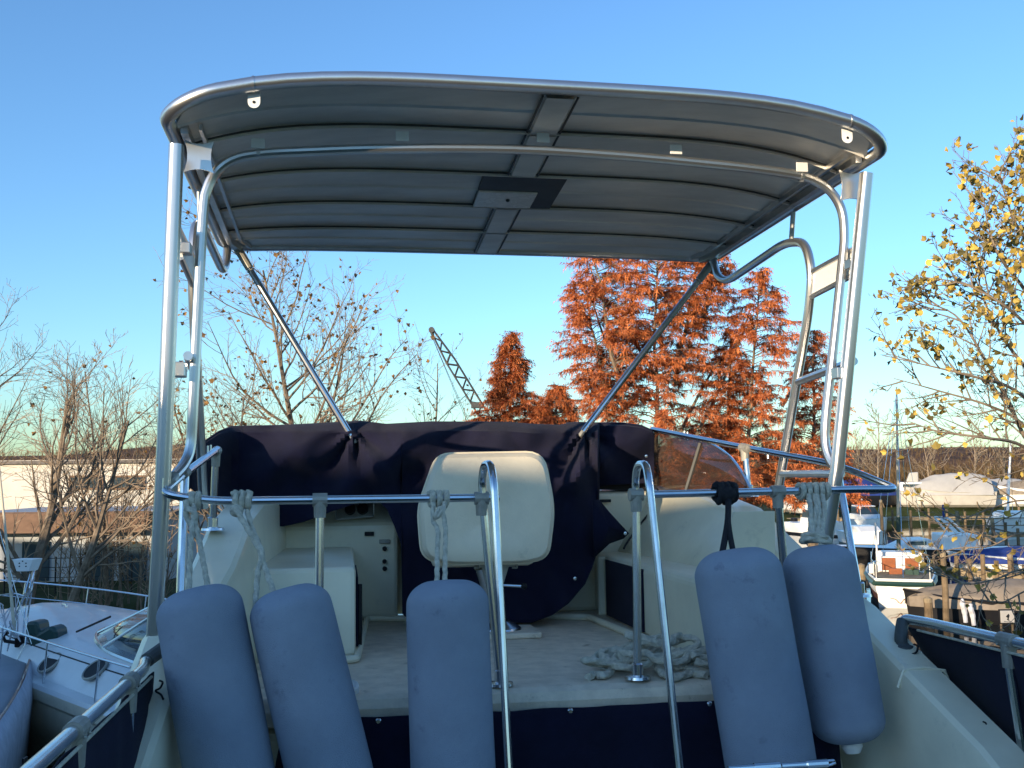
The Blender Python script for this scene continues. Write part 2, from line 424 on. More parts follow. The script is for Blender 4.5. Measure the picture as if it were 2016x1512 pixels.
# --- consoles, settees
GEL = M['gel']
mb = MB()        # front console wall right across, with sloping dash top
mb.hexa(Bl([(-.50, 4.95, -.62), (-.50, 4.95, -.17), (-.50, 5.12, -.06), (-.50, 5.3, -.06), (-.50, 5.3, -.62)]), bR*.76)
obj('console', mb, GEL, yacht, bevel=.02)
mb = MB()
mb.hexa(Bl([(1.02, 5.02, -.62), (1.02, 4.97, -.03), (1.02, 5.3, .0), (1.02, 5.3, -.62)]), bR*.70)
obj('console', mb, GEL, yacht, bevel=.02)
mb = MB(); mb.hexa(Bl([(.24, 5.15, -.62), (.24, 5.15, -.1), (.24, 5.3, -.1), (.24, 5.3, -.62)]), bR*.8); obj('bulkhead', mb, GEL, yacht)
# port locker
mb = MB(); mb.hexa(Bl([(-.44, 3.86, -.62), (-.44, 3.9, -.29), (-.44, 4.96, -.27), (-.44, 4.96, -.62)]), bR*.485)
lk = obj('locker', mb, GEL, yacht, bevel=.018)
mb = MB(); mb.box(B(.052, 4.25, -.46), (.006, .62, .26), (bR, bF, bU)); obj('locker_panel', mb, M['navy'], lk)
mb = MB(); mb.tube(fillet(Bl([(.06, 3.97, -.36), (.06, 3.97, -.55), (.06, 4.02, -.60)]), .01), .012, 6); obj('strap', mb, M['black'], lk)
# starboard settee
mb = MB(); mb.hexa(Bl([(1.25, 3.42, -.62), (1.25, 3.42, -.35), (1.27, 3.42, -.33), (1.62, 3.42, -.315), (1.62, 3.42, -.62)]), bF*1.62)
st = obj('settee', mb, GEL, yacht, bevel=.015)
mb = MB(); mb.box(B(1.246, 4.46, -.48), (.01, .60, .26), (bR, bF, bU)); obj('door_panel', mb, M['navy'], st)
mb = MB(); mb.hexa(Bl([(1.22, 4.82, -.62), (1.22, 4.82, -.34), (1.5, 4.82, -.34), (1.5, 4.82, -.62)]), bF*.03); obj('divider', mb, GEL, st, bevel=.01)
mb = MB(); mb.hexa(Bl([(1.36, 3.62, -.33), (1.44, 3.60, -.10), (1.60, 3.60, -.10), (1.60, 3.62, -.33)]), bF*.02); obj('end_panel', mb, GEL, st)
# dash instruments and knobs
c = B(.06, 4.93, -.10)
mb = MB(); mb.hexa([c+bR*a+bU*b+bF*d for a, b, d in [(-.10, -.045, 0), (.085, -.03, 0), (.085, .045, .05), (-.02, .065, .05), (-.10, .01, .03)]], bF*.08)
ins = obj('instrument_pod', mb, M['fitting'], yacht, bevel=.008)
mb = MB()
for k in (-.03, .03): mb.lathe(c+bR*k+bU*.012-bF*.004, -bF*.9+bU*.35, [(.0, .002), (.022, .002), (.026, .006), (.026, -.02)], 16)
obj('gauge', mb, M['black'], ins)
for px, py in ((757, 1080), (757, 1105), (757, 1119)):
    mb = MB(); q = FP(px, py, 4.945); mb.lathe(q, -bF, [(0, .018), (.008, .018), (.011, .012), (.011, 0)], 12); obj('knob', mb, M['black'], yacht)
for px, py, wd in ((727, 1051, .045), (757, 1066, .05)):
    mb = MB(); mb.box(FP(px, py, 4.943), (wd, .012, .020), (bR, bF, bU)); obj('switch_plate', mb, M['black'] if px < 740 else M['fitting'], yacht, bevel=.002)
# starboard console fittings: oval hatch, latch, cable
mb = MB(); q = FP(1305, 1003, 4.96); mb.lathe(q, -bF, [(0, .008), (.055, .008), (.066, .004), (.07, 0)], 24, sx=1.6, xdir=bR); hp = obj('access_hatch', mb, M['vinyl'], yacht)
mb = MB(); mb.box(FP(1297, 985, 4.94), (.06, .01, .012), (bR, bF, bU)); obj('handle', mb, M['black'], hp)
mb = MB(); mb.tube(crom([FP(1270, 950, 4.9), FP(1295, 965, 4.85), FP(1285, 1000, 4.86), FP(1262, 1030, 4.8), FP(1240, 1060, 4.6), FP(1228, 1080, 4.55)], 6), .005, 6); obj('cable', mb, M['black'], yacht)
mb = MB(); mb.box(FP(1192, 986, 4.95), (.05, .03, .015), (bR, bF, bU)); obj('latch', mb, M['black'], yacht)

# --- windscreen, tinted, starboard end bare
top = crom([FP(1150, 846, 5.12), FP(1285, 849, 5.08), FP(1335, 856, 4.95), FP(1375, 866, 4.72), FP(1405, 876, 4.52), FP(1438, 900, 4.27), FP(1462, 932, 4.08), FP(1478, 962, 3.95)], 6)
bot = crom([B(1.16, 5.10, .02), B(1.545, 5.06, -.01), B(1.60, 4.93, -.03), B(1.615, 4.7, -.045), B(1.63, 4.5, -.045), B(1.64, 4.27, -.045), B(1.64, 4.08, -.05), B(1.645, 3.94, -.05)], 6)
mb = MB(); mb.grid([bot, [lerp(a, b, .5)+bR*.01 for a, b in zip(bot, top)], top]); ws = obj('windscreen', mb, M['tint'], yacht, solid=.006)
mb = MB(); mb.tube(top, .006, 6); obj('edge_trim', mb, M['steel'], ws)
mb = MB(); i = 6; mb.tube([bot[i], top[i]], .008, 6); obj('mullion', mb, M['steel'], ws)
mb = MB(); i = 19; mb.tube([bot[i], lerp(bot[i], top[i], .96)], .011, 6); obj('mullion', mb, M['aludark'], ws)
mb = MB(); mb.hexa(Bl([(1.05, 5.04, .0), (1.57, 5.02, -.03), (1.57, 5.02, .045), (1.05, 5.04, .09)]), bF*.06); obj('screen_sill', mb, M['black'], ws)
# --- helm seat
hs_lab = None
def rrect(pts, r_, n=5): return fillet([lerp(pts[-1], pts[0], .5)]+list(pts)+[lerp(pts[-1], pts[0], .5)], r_, n)[:-1]
out = [FP(x, y, 4.08) for x, y in [(862, 893), (1074, 889), (1096, 1002), (1084, 1098), (1040, 1110), (884, 1112), (832, 1100), (824, 1000)]]
loop = rrect(out, .075, 5)
cen = sum(loop)/len(loop)
mb = MB(); rows = []
for d, s_ in [(.03, .0), (.006, .5), (0, .80), (.004, .93), (.022, .985), (.05, 1.0), (.085, .99), (.11, .94), (.12, .80), (.12, 0)]:
    rows.append([cen+(p-cen)*max(s_, .001)+bF*d-bF*.018*math.sin(math.pi*min(1, max(0, 1-s_))) for p in loop])
mb.grid(rows, 0, True, True)
hs = obj('helm_seat', mb, M['vinyl'], yacht, label='cream vinyl helm seat seen from behind on its pedestal')
mb = MB(); mb.tube([cen+(p-cen)*1.004+bF*.05 for p in loop], .005, 6, True); obj('piping', mb, M['vinyl'], hs)
mb = MB(); mb.hexa(Bl([(.36, 4.22, -.33), (.80, 4.22, -.33), (.80, 4.45, -.31), (.36, 4.45, -.31)]), bU*.09); obj('cushion', mb, M['vinyl'], hs, bevel=.03)
mb = MB()
mb.box(FP(975, 1112, 4.2), (.17, .04, .015), (bR, bF, bU))
mb.hexa([FP(948, 1114, 4.2), FP(1002, 1114, 4.2), FP(988, 1160, 4.2), FP(960, 1160, 4.2)], bF*.10)
for x in (938, 1013):
    mb.tube(fillet([FP(x-5, 1104, 4.17), FP(x+5, 1104, 4.17), FP(x+5, 1118, 4.17), FP(x-5, 1118, 4.17)], .003), .004, 6)
obj('seat_bracket', mb, M['fitting'], hs, bevel=.004)
mb = MB(); b0 = B(.66, 4.30, -.60); t0 = B(.575, 4.25, -.33)
mb.tube([t0, A(*(b0+t0)/2), b0], [.034, .036, .042], 14); mb.lathe(b0, bU, [(.042, .04), (.06, .03), (.085, .012), (.09, 0)], 18)
obj('pedestal', mb, M['steel'], hs)
mb = MB(); mb.tube([FP(985, 1152, 4.2), FP(1026, 1154, 4.18)], .006, 8); mb.ball(FP(1032, 1154, 4.18), .014, 8, 1); obj('lever', mb, [M['steel'], M['black']], hs)
mb = MB(); mb.box(B(.66, 4.29, -.607), (.30, .26, .024), (bR, bF, bU)); obj('base_plate', mb, M['sole'], hs, bevel=.006)

# --- stainless rails
ST = M['steel']
RR = .0125
pL, pR = (-.545, 3.2, -.004), (1.868, 3.2, -.022)
sideR = [(1.868, 3.2, -.022), (1.815, 3.5, .069), (1.70, 4.1, .158), (1.60, 5.1, .298)]
sideL = [(-.545, 3.2, -.004), (-.515, 3.4, .056), (-.462, 3.85, .156), (-.40, 4.5, .22)]
def tee(mb, p, down=.055, r_=.021, wide=.045, ax=bR):
    mb.tube([p-ax*wide*.5, p+ax*wide*.5], r_, 12); mb.tube([p, p-bU*down], [r_*.98, r_*.86], 12)
def rail_part(name, pts, r_=RR): m_ = MB(); m_.tube(pts, r_, 12); return obj(name, m_, ST, yacht)
def arail(px): return lerp(-.03, -.02, (px-390)/1300)
a = [B(*pL)]; 
arc = lambda f0: None
rl = fillet(Bl([sideL[2], sideL[1], pL, (-.40, 3.2, -.028), (.49, 3.2, -.030)]), [.1, .05, .2], 7)
rail_part('side_rail', rl)
rr_ = fillet(Bl([(1.0-.02, 3.2, -.028), (1.72, 3.2, -.020), pR, sideR[1], sideR[2], sideR[3]]), [.1, .035, .25, .35], 7)
rail_part('side_rail', rr_)
class _F:
    def tube(s, *a, **k): s.m.tube(*a, **k)
def tee1(_, p, **k):
    m_ = MB(); tee(m_, p, **k); obj('rail_fitting', m_, M['fitting'], yacht)
fts = None
tee1(fts, FP(630, 984, 3.2)); tee1(fts, FP(1531, 968, 3.2)); tee1(fts, FP(948, 981, 3.2), ax=bR); tee1(fts, FP(1252, 974, 3.2), ax=bR)
tee1(fts, FP(425, 889, 3.84), r_=.018, ax=nrm(B(*sideL[2])-B(*sideL[1]))); tee1(fts, FP(1466, 882, 4.1), r_=.02, ax=nrm(B(*sideR[2])-B(*sideR[1])))
tee1(fts, FP(1648, 915, 3.49), r_=.02, ax=nrm(B(*sideR[2])-B(*sideR[1]))); tee1(fts, FP(364, 932, 3.42), r_=.016, down=.02, ax=nrm(B(*sideL[2])-B(*sideL[1])))
def stanchion(top_, base, flange=True, r_=.0135):
    m_ = MB(); m_.tube([top_, base], r_, 12)
    if flange: m_.lathe(base, bU, [(.014, .05), (.019, .045), (.019, .012), (.04, .008), (.042, 0)], 14)
    return obj('stanchion', m_, ST, yacht)
stanchion(FP(630, 986, 3.2), B(-.075, 3.2, -.615)); stanchion(FP(1531, 970, 3.2), B(1.475, 3.25, -.40))
stanchion(FP(950, 983, 3.2), B(.487, 3.2, -.615)); stanchion(FP(1252, 976, 3.2), B(.93, 3.19, -.612))
stanchion(FP(425, 891, 3.84), B(-.475, 3.86, -.14)); stanchion(FP(1466, 884, 4.1), B(1.70, 4.08, -.05)); 
stanchion(FP(1648, 920, 3.49), B(1.765, 3.30, -.39), r_=.014); stanchion(FP(364, 935, 3.42), B(-.50, 3.30, -.39), r_=.014)
# small upright hooks on the rails
for px, py, f in ((320, 953, 3.23), (328, 951, 3.26), (409, 886, 3.75), (415, 884, 3.78), (1348, 852, 4.85), (1354, 854, 4.8), (1512, 890, 3.95)):
    m_ = MB(); q = FP(px, py+8, f); m_.tube([q-bU*.01, q+bU*.03], .004, 6); obj('snap_hook', m_, ST, yacht)
# ladder hand loops
for x0, xt, xb, f0 in ((950, 966, 1003, 3.2), (1252, 1272, 1339, 3.2)):
    y0 = 978; ytop = 913
    pts = [FP(x0, y0, 3.2), FP(x0-1, 945, 3.2), FP(x0+3, ytop+2, 3.15), FP(xt, ytop, 3.04), FP(xt+6, 950, 2.98), lerp(FP(xt+6, 950, 2.98), FP(xb, 1530, 2.86), .5), FP(xb, 1530, 2.86)]
    pts = fillet(pts, [.03, .05, .05, .03, .1], 6)
    m_ = MB(); m_.tube(pts, .0125, 12); obj('boarding_handrail', m_, ST, yacht)

# --- aft deck rails and posts (weather cloths hang from these)
def aft_rail(side):
    s_ = 1 if side > 0 else -1
    rr0 = 1.85 if side > 0 else -.53
    u = -.447 if side > 0 else -.472
    fe = 3.17 if side > 0 else 3.05
    m_ = MB()
    base = B(1.79, 3.09, -.53) if side > 0 else B(-.50, 3.16, -.47)
    pts = fillet([base, base+bU*.03, B(rr0-.02, fe-.03, u), B(rr0, fe-.15, u), B(rr0, 1.35, u)], [.02, .03, .05])
    m_.tube(pts, .0155, 14); ar = obj('aft_rail', m_, ST, yacht)
    m_ = MB(); m_.tube(pts[:11], .0205, 12); obj('rail_elbow', m_, M['rubber'], ar)
    m_ = MB(); m_.lathe(base-bU*.005, bU, [(.040, 0), (.038, .008), (.026, .012), (.0215, .018)], 16); obj('rail_socket', m_, M['rubber'], ar)
    fl = [2.63, 1.9] if side > 0 else [2.716, 2.204, 1.6]
    for f in fl:
        m_ = MB(); p = B(rr0, f, u); tee(m_, p, down=.075, r_=.0215, wide=.062, ax=bF)
        for k in (-1, 1): m_.ball(p+bF*.02*k-bU*.012+bR*(-.021*s_), .004, 8)
        obj('rail_fitting', m_, M['fitting'], ar)
        m_ = MB(); m_.tube([p-bU*.07, B(rr0+.10*s_*(1 if side > 0 else .0)+(.0 if side > 0 else -.01), f-.02, u-1.1)], .0135, 12); obj('stanchion', m_, ST, ar)
    m_ = MB(); m_.tube([B(rr0-.012*s_, fe-.1, u-.03), B(rr0-.012*s_, 1.35, u-.03)], .004, 6); obj('lacing_line', m_, M['rope'], ar)
aft_rail(1); aft_rail(-1)

# --- hardtop
HF0, HF1 = 3.10, 4.93
def hedge(f): return lerp(1.155, 1.160, (f-HF0)/(HF1-HF0))
def hcen(f): return lerp(1.284, 1.178, (f-HF0)/(HF1-HF0))
def hw(f): return lerp(1.216, 1.235, (f-HF0)/(HF1-HF0))
def hz(r_, f):
    s_ = (r_-CR)/hw(f); return hedge(f)+(hcen(f)-hedge(f))*(1-min(1, abs(s_))**4.4)
def plan(n=10, inset=0.0):           # perimeter in plan, corner radii
    rc = .17; pts = []
    f0, f1 = HF0+inset, HF1-inset
    hw0, hw1 = 1.216-inset, 1.235-inset
    for (cx_, cf, a0, rad) in [(hw0-rc, f0+rc*.75, -90, rc), (hw1-.14, f1-.14, 0, .14), (-(hw1-.14), f1-.14, 90, .14), (-(hw0-rc), f0+rc*.75, 180, rc)]:
        for k in range(n+1):
            a_ = R(a0+90*k/n); ry = rad*.75 if rad == rc else rad
            pts.append((CR+cx_+rad*math.cos(a_), cf+ry*math.sin(a_)))
    full = []
    for i in range(len(pts)):
        p, q = pts[i], pts[(i+1) % len(pts)]
        L = math.hypot(q[0]-p[0], q[1]-p[1]); k = max(1, int(L/.1))
        for j in range(k): full.append((lerp(p[0], q[0], j/k), lerp(p[1], q[1], j/k)))
    return full
ht = MB(); RIBS = [3.43, 3.85, 4.23, 4.58]
def under(r_, f, extra=0):
    return B(r_, f, hz(r_, f)+.012+extra)
# ribbed underside: per-bay stepped planks
fl = []; edges = [HF0+.01]+RIBS+[HF1-.01]
for i in range(len(edges)-1):
    a_, b_ = edges[i], edges[i+1]; m_ = lerp(a_, b_, .52)
    fl += [(a_+.004, -.004), (a_+.02, .006), (m_-.006, -.001), (m_, -.008), (m_+.012, .004), (b_-.01, .002), (b_-.003, -.004)]
mb = MB(); rows = []
for f, d in fl:
    rows.append([under(CR+hw(f)*.985*s_, f, d) for s_ in np.linspace(-1, 1, 41)])
# trim rounded corners by clamping to plan outline
def clampR(f):
    rc = .17; ff = f-HF0
    if ff < rc*.75:
        k = 1-ff/(rc*.75); return 1.216-rc*(1-math.sqrt(max(0, 1-k*k)))
    if HF1-f < .14:
        k = 1-(HF1-f)/.14; return 1.235-.14*(1-math.sqrt(max(0, 1-k*k)))
    return hw(f)
rows = [[under(CR+clampR(f)*.985*s_, f, d) for s_ in np.linspace(-1, 1, 41)] for f, d in fl]
mb.grid(rows, 0, False)
top_rows = [[B(CR+clampR(f)*.985*s_, f, hz(CR+clampR(f)*s_, f)+.035) for s_ in np.linspace(-1, 1, 25)] for f in np.linspace(HF0+.01, HF1-.01, 20)]
mb.grid(top_rows, 0, True)
hard = obj('hardtop', mb, M['alusheet'], yacht, label='ribbed grey aluminium sun roof over the flybridge')
for f in RIBS:
    mb = MB(); N = 40
    for s_ in range(1):
        P = [B(CR+clampR(f)*.975*t, f, hz(CR+clampR(f)*t, f)+.002) for t in np.linspace(-1, 1, N)]
        mb.tube(P, 1, prof=[(-.0025, -.009), (.0025, -.009), (.0025, .009), (-.0025, .009)], up=bU)
    obj('rib', mb, M['alusheet'], hard)
    mb = MB(); P = [B(CR+clampR(f)*.975*t, f-.007, hz(CR+clampR(f)*t, f)+.004) for t in np.linspace(-1, 1, N)]
    mb.tube(P, 1, prof=[(-.003, -.001), (.003, -.001), (.003, .0045), (-.003, .0045)], up=bU); obj('joint_gap', mb, M['aludark'], hard)
mb = MB()
per = plan()
mb.tube([B(r_, f, hz(min(max(r_, CR-clampR(f)), CR+clampR(f)), f)+.016) for r_, f in per], .0235, 16, True)
rim = obj('rim_tube', mb, M['alu'], hard)
for px, py in ((494, 178), (1664, 244)):
    q = FP(px, py, 3.13); i = min(range(len(per)), key=lambda k: np.linalg.norm(B(per[k][0], per[k][1], hz(per[k][0], per[k][1])+.016)-q))
    p = B(per[i][0], per[i][1], hz(per[i][0], per[i][1])+.016)
    mb = MB(); mb.tube([p-bR*.004, p+bR*.004], .0255, 16); obj('collar', mb, M['alu'], rim)
    mb = MB(); c = p-bU*.018+bF*.02
    pr = [(-.019, 0)]+[(.019*math.cos(t), -.032+.019*math.sin(t)) for t in np.linspace(math.pi, 2*math.pi, 9)]+[(.019, 0)]
    mb.hexa([c+bR*a+bU*b for a, b in pr], bF*.004)
    tb = obj('bracket_tab', mb, M['white'], rim); mb = MB(); mb.lathe(c-bU*.032-bF*.001, -bF, [(0, .001), (.0045, .001), (.0045, 0)], 10); obj('hole', mb, M['black'], tb)
# inner side channels
for s_ in (-1, 1):
    mb = MB()
    P = [B(CR+s_*(clampR(f)-.045), f, hz(CR+s_*(clampR(f)-.045), f)-.006) for f in np.linspace(3.28, 4.88, 12)]
    mb.tube(P, 1, prof=[(-.012, -.014), (.012, -.014), (.012, .014), (-.012, .014)], up=bU); 
    P = [p+bR*(-s_*.05)+bU*.008 for p in P]; mb.tube(P, 1, prof=[(-.006, -.008), (.006, -.008), (.006, .012), (-.006, .012)], up=bU)
    obj('side_channel', mb, M['alu'], hard)
# centre strip in bays
bays = [(HF0+.03, 3.42), (3.44, 3.84), (4.24, 4.57), (4.59, 4.90)]
for a_, b_ in bays:
    mb = MB(); ff = np.linspace(a_, b_, 5)
    mb.grid([[B(.70+k*.055, f, hz(.70, f)-.004-(.004 if abs(k) < .9 else -.008)) for k in (-1, -.9, -.85, .85, .9, 1)] for f in ff], 0, False)
    cs = obj('centre_strip', mb, M['alusheet'], hard)
    mb = MB()
    for k in (-1.08, 1.08): mb.tube([B(.70+k*.055, f, hz(.70, f)-.002) for f in ff], .0045, 6)
    obj('channel', mb, M['aludark'], cs)
# lamp plate
mb = MB(); mb.hexa([B(.70+a, f, hz(.70, f)-.004) for a, f in [(-.155, 3.86), (.185, 3.86), (.185, 4.22), (-.155, 4.22)]], bU*.02)
lp = obj('lamp_plate', mb, M['aludark'], hard)
mb = MB(); mb.hexa([B(.675+a, f, hz(.70, f)-.012) for a, f in [(-.13, 4.02), (.12, 4.02), (.12, 4.21), (-.13, 4.21)]], bU*.012)
obj('lamp', mb, M['lens'], lp, bevel=.006)
mb = MB(); mb.ball(B(.68, 4.10, hz(.7, 4.1)-.014), .009, 8); obj('switch_knob', mb, M['aludark'], lp)

# --- posts, hoop, legs, braces
AL = M['alu']
gp = []       # rounded twin-groove extrusion profile
for k in range(28):
    a_ = 2*math.pi*k/28; r_ = .0225*(1+.10*abs(math.sin(2*a_))**.7)
    if k in (0, 14): r_ *= .86
    gp.append((r_*math.cos(a_), r_*math.sin(a_)))
postL = [B(-.530, 3.24, 1.10), B(-.552, 3.26, .05), B(-.575, 3.30, -.45)]
postR = [B(1.872, 3.30, 1.12), B(1.735, 3.36, .05), B(1.70, 3.42, -.25)]
for P in (postL, postR):
    mb = MB(); mb.tube(P, 1, prof=gp, up=bF); 
    obj('roof_post', mb, AL, yacht)
hoop = [FP(343, 938, 3.30), FP(362, 915, 3.38)]+[FP(x, y, 3.42) for x, y in [(375, 880), (380, 800), (390, 600), (400, 420), (408, 372), (428, 336), (462, 313), (512, 303), (600, 298), (760, 293), (1000, 294), (1200, 305), (1400, 323), (1530, 338), (1590, 350), (1632, 374), (1656, 412), (1662, 462), (1658, 520), (1640, 690), (1626, 820), (1625, 872)]]+[FP(1634, 905, 3.40), FP(1650, 926, 3.37)]
hoop = crom(hoop, 6)
mb = MB(); mb.tube(hoop, .0175, 12); hp_ = obj('roof_hoop', mb, AL, yacht)
for x, y in ((508, 282), (792, 268), (1069, 271), (1331, 294), (1579, 329)):
    mb = MB(); c = FP(x, y, 3.40); mb.box(c, (.046, .004, .036), (bR, bF, bU)); obj('mounting_tab', mb, M['white'], hp_, bevel=.002)
for x, y in ((509, 302), (1578, 348)):
    mb = MB(); c = FP(x, y, 3.42); mb.tube([c-bR*.006, c+bR*.006], .0195, 12); obj('joint_collar', mb, AL, hp_)
# star gussets at the top corners
def star(c, w_, h_, dep=.006, xa=bR):
    pr = []
    cs4 = [(-1, 1), (1, 1), (1, -1), (-1, -1)]
    for i in range(4):
        a_, b_ = cs4[i], cs4[(i+1) % 4]; mid = ((a_[0]+b_[0])*.5*.55, (a_[1]+b_[1])*.5*.55)
        for t in np.linspace(0, 1, 6)[:-1]:
            q = (1-t)**2*a_[0]+2*t*(1-t)*mid[0]+t*t*b_[0], (1-t)**2*a_[1]+2*t*(1-t)*mid[1]+t*t*b_[1]
            pr.append(c+xa*q[0]*w_+bU*q[1]*h_)
    m_ = MB(); m_.hexa(pr, bF*dep); return m_
obj('gusset', star(FP(1678, 366, 3.36), .05, .06), AL, yacht); obj('gusset', star(FP(392, 308, 3.33), .048, .055), AL, yacht)
# spacer plates between post and hoop
for q, w_, h_ in (((366, 490), .034, .036), ((355, 728), .036, .048), ((1677, 520), .036, .036), ((1652, 735), .040, .040)):
    mb = MB(); mb.box(FP(*q, 3.36), (w_, .05, h_), (bR, bF, bU)); obj('spacer', mb, AL, yacht, bevel=.003)
mb = MB(); mb.hexa([FP(333, 948, 3.3), FP(333, 990, 3.3), FP(348, 970, 3.36), FP(352, 930, 3.36)], bF*.01); obj('spacer', mb, M['fitting'], yacht)
# forward legs with the curled grab loops, one each side
leg = [(4.84, 1.15), (4.79, 1.06), (4.70, 1.015), (4.60, 1.005), (3.99, 1.035), (3.80, .99), (3.755, .85), (3.80, .70), (3.93, .44), (4.14, .02), (4.18, -.06)]
for rr0 in (1.87, -.55):
    g = 1 if rr0 > 0 else -1
    P = fillet([B(rr0, f, u) for f, u in leg], [.03, .05, .06, .12, .12, .06, .1, .1, .05], 6)
    mb = MB(); mb.tube(P, .019, 12); lg = obj('forward_leg', mb, AL, yacht)
    mb = MB(); mb.tube([B(rr0, 3.93, 1.03), B(rr0, 3.90, 1.145)], .011, 10); obj('hanger', mb, AL, lg)
    mb = MB(); pw = [B(rr0, 3.765, .855), B(rr0, 3.78, .755), B(rr0-.02*g, 3.36, .765), B(rr0-.01*g, 3.34, .865)]; mb.hexa(pw, bR*(.008)); obj('side_plate', mb, M['white'], lg)
    for a_, b_ in ((pw[1], pw[2]), (pw[0], pw[3])):
        mb = MB(); mb.tube([a_, b_], .011, 8); obj('plate_edge', mb, AL, lg)
    mb = MB(); mb.tube([B(rr0, 3.93, .425), B(rr0-.05*g, 3.36, .44)], .0155, 10); obj('rung', mb, AL, lg)
    if g > 0: mb = MB(); mb.tube([B(rr0, 4.13, .045), B(rr0-.10*g, 3.40, .035)], .0155, 10); obj('rung', mb, AL, lg)
# diagonal braces
for a_, b_ in (((468, 490, 4.88), (693, 862, 4.84)), ((1400, 520, 4.88), (1148, 850, 4.84))):
    P0, P1 = FP(*a_), FP(*b_); mb = MB(); mb.tube([P0, P1], .016, 12)
    br_ = obj('brace', mb, ST, yacht)
    d = nrm(P1-P0); mb = MB(); mb.tube([P0-d*.02, P0+d*.11], [.021, .020], 10); mb.tube([P0+d*.12, P0+d*.125], .019, 10); obj('brace_socket', mb, M['fitting'], br_)
    mb = MB(); mb.tube([P1-d*.02, P1+d*.03], .012, 8); obj('brace_end', mb, M['fitting'], br_)

# ================================================================ canvas cover over the windscreen and console
TOP = [(372, 905), (385, 888), (398, 872), (430, 850), (455, 840), (560, 838), (690, 831), (705, 829), (760, 836), (850, 831), (1000, 832), (1050, 836), (1105, 838), (1118, 833), (1140, 832), (1170, 833), (1225, 833), (1262, 838), (1283, 847), (1288, 856)]
BOT = [(372, 958), (392, 974), (418, 978), (455, 985), (475, 1012), (505, 1030), (555, 1037), (600, 1027), (650, 1008), (700, 992), (748, 990), (762, 1002), (778, 1040), (790, 1072), (792, 1208), (800, 1216), (905, 1222), (960, 1226), (1046, 1226), (1085, 1212), (1120, 1188), (1152, 1150), (1166, 1118), (1176, 1085), (1180, 958), (1200, 955), (1288, 950)]
def T_(x): return interp(x, *zip(*TOP))
def B_(x): return interp(x, *zip(*BOT))
colx = sorted(set([372, 385, 398, 418, 430, 455, 475, 748, 762, 770, 778, 784, 790, 792, 1046, 1152, 1160, 1166, 1171, 1176, 1180, 1262, 1275, 1283, 1288]+list(range(470, 1288, 8))))
NV = 44; rows = []
def fold(x, y):
    v = 0
    for px, amp in ((694, .085), (1150, .10)):
        dx, dy = x-px, max(6, y-846); ang = math.atan2(dx, dy); rr0 = math.hypot(dx, dy)
        v += amp*math.exp(-(ang/.95)**2)*math.exp(-rr0/170)*(.35+.65*math.cos(ang*8.5+1.1))*min(1, rr0/22)
    v += .05*math.sin(x*.031+y*.018+1.3*math.sin(y*.02))*math.exp(-((y-900)/70)**2)
    q = (x*.55+y*1.0)/62+1.6*noise.noise(Vector((x*.004, y*.004, 2.2))); v += .045*(abs((q % 2)-1)**1.5)*math.exp(-((y-905)/80)**2)*(.4+.6*math.sin(x*.013)**2)
    v += .016*noise.noise(Vector((x*.014, y*.011, 3.1)))+.020*noise.noise(Vector((x*.03+y*.012, y*.006, 9.7)))
    v += 0.06*abs(noise.noise(Vector((x*.012-y*.008, y*.004+x*.002, 5.5))))
    return v
for i in range(NV+1):
    t = i/NV; row = []
    for x in colx:
        y0, y1 = T_(x), B_(x); y = lerp(y0, y1, t)
        f = interp(y, [830, 850, 900, 980, 1100, 1226], [4.98, 4.86, 4.80, 4.80, 4.66, 4.47])
        if x < 470: f -= .45*((470-x)/100)**1.5
        if x > 1176 and y < 960: f = interp(y, [830, 960], [5.02, 4.97])
        f -= fold(x, y)*(1 if y > y0+3 else .4)
        row.append(FP(x, y, f))
    rows.append(row)
# flap carried over the top and down in front of the screen
flap = [[FP(x, T_(x)+dy, 5.0+df) for x in colx] for dy, df in ((60, .45), (20, .42), (3, .30), (-1, .12))]
mb = MB(); mb.grid(flap+rows)
tail = [(1166, 985), (1180, 984), (1198, 1006), (1238, 1050), (1228, 1060), (1200, 1070), (1170, 1098)]
tp = [FP(x, y, 4.62+(.02*math.sin(i*1.7))) for i, (x, y) in enumerate(tail)]
ctr = sum(tp)/len(tp)-bF*.01; o = len(mb.v); mb.add([ctr]+tp, [(0, i+1, (i+1) % len(tp)+1) for i in range(len(tp))], 0, True)
org = B(.4, 4.8, -.6)
cov = obj('canvas_cover', mb, M['navy'], loc=org, solid=.004, label='dark navy canvas cover draped over the windscreen and console behind the helm seat', cat='cover')
for px, py, f in ((1231, 1050, 4.59), (1132, 1139, 4.52), (1272, 898, 4.93)):
    mb = MB(); mb.lathe(FP(px, py, f), -bF, [(.0, .004), (.004, .004), (.008, .003), (.009, 0)], 10); obj('snap_fastener', mb, M['steel'], cov)

# aft curtain under the flybridge lip
def sheet(P00, P10, P11, P01, nu, nv, amp, seed, axis):
    return [[lerp(lerp(P00, P10, i/nu), lerp(P01, P11, i/nu), j/nv)+axis*amp*noise.noise(Vector((i*.35, j*.25, seed))) for i in range(nu+1)] for j in range(nv+1)]
mb = MB(); mb.grid(sheet(FP(560, 1420, 3.11), FP(1640, 1368, 3.06), B(1.62, 3.10, -1.9), B(-.42, 3.14, -1.9), 40, 16, .02, 4, bF))
cur = obj('aft_curtain', mb, M['navy'], loc=B(.6, 3.05, -1.9), solid=.004, label='flat navy canvas curtain buttoned along the cream deck edge at the bottom', cat='curtain')
for px, py in ((1123, 1400), (1397, 1386), (745, 1420), (880, 1413)):
    mb = MB(); mb.lathe(FP(px, py, 3.055), -bF, [(0, .006), (.005, .006), (.008, .003), (.009, 0)], 12); obj('snap_fastener', mb, M['steel'], cur)
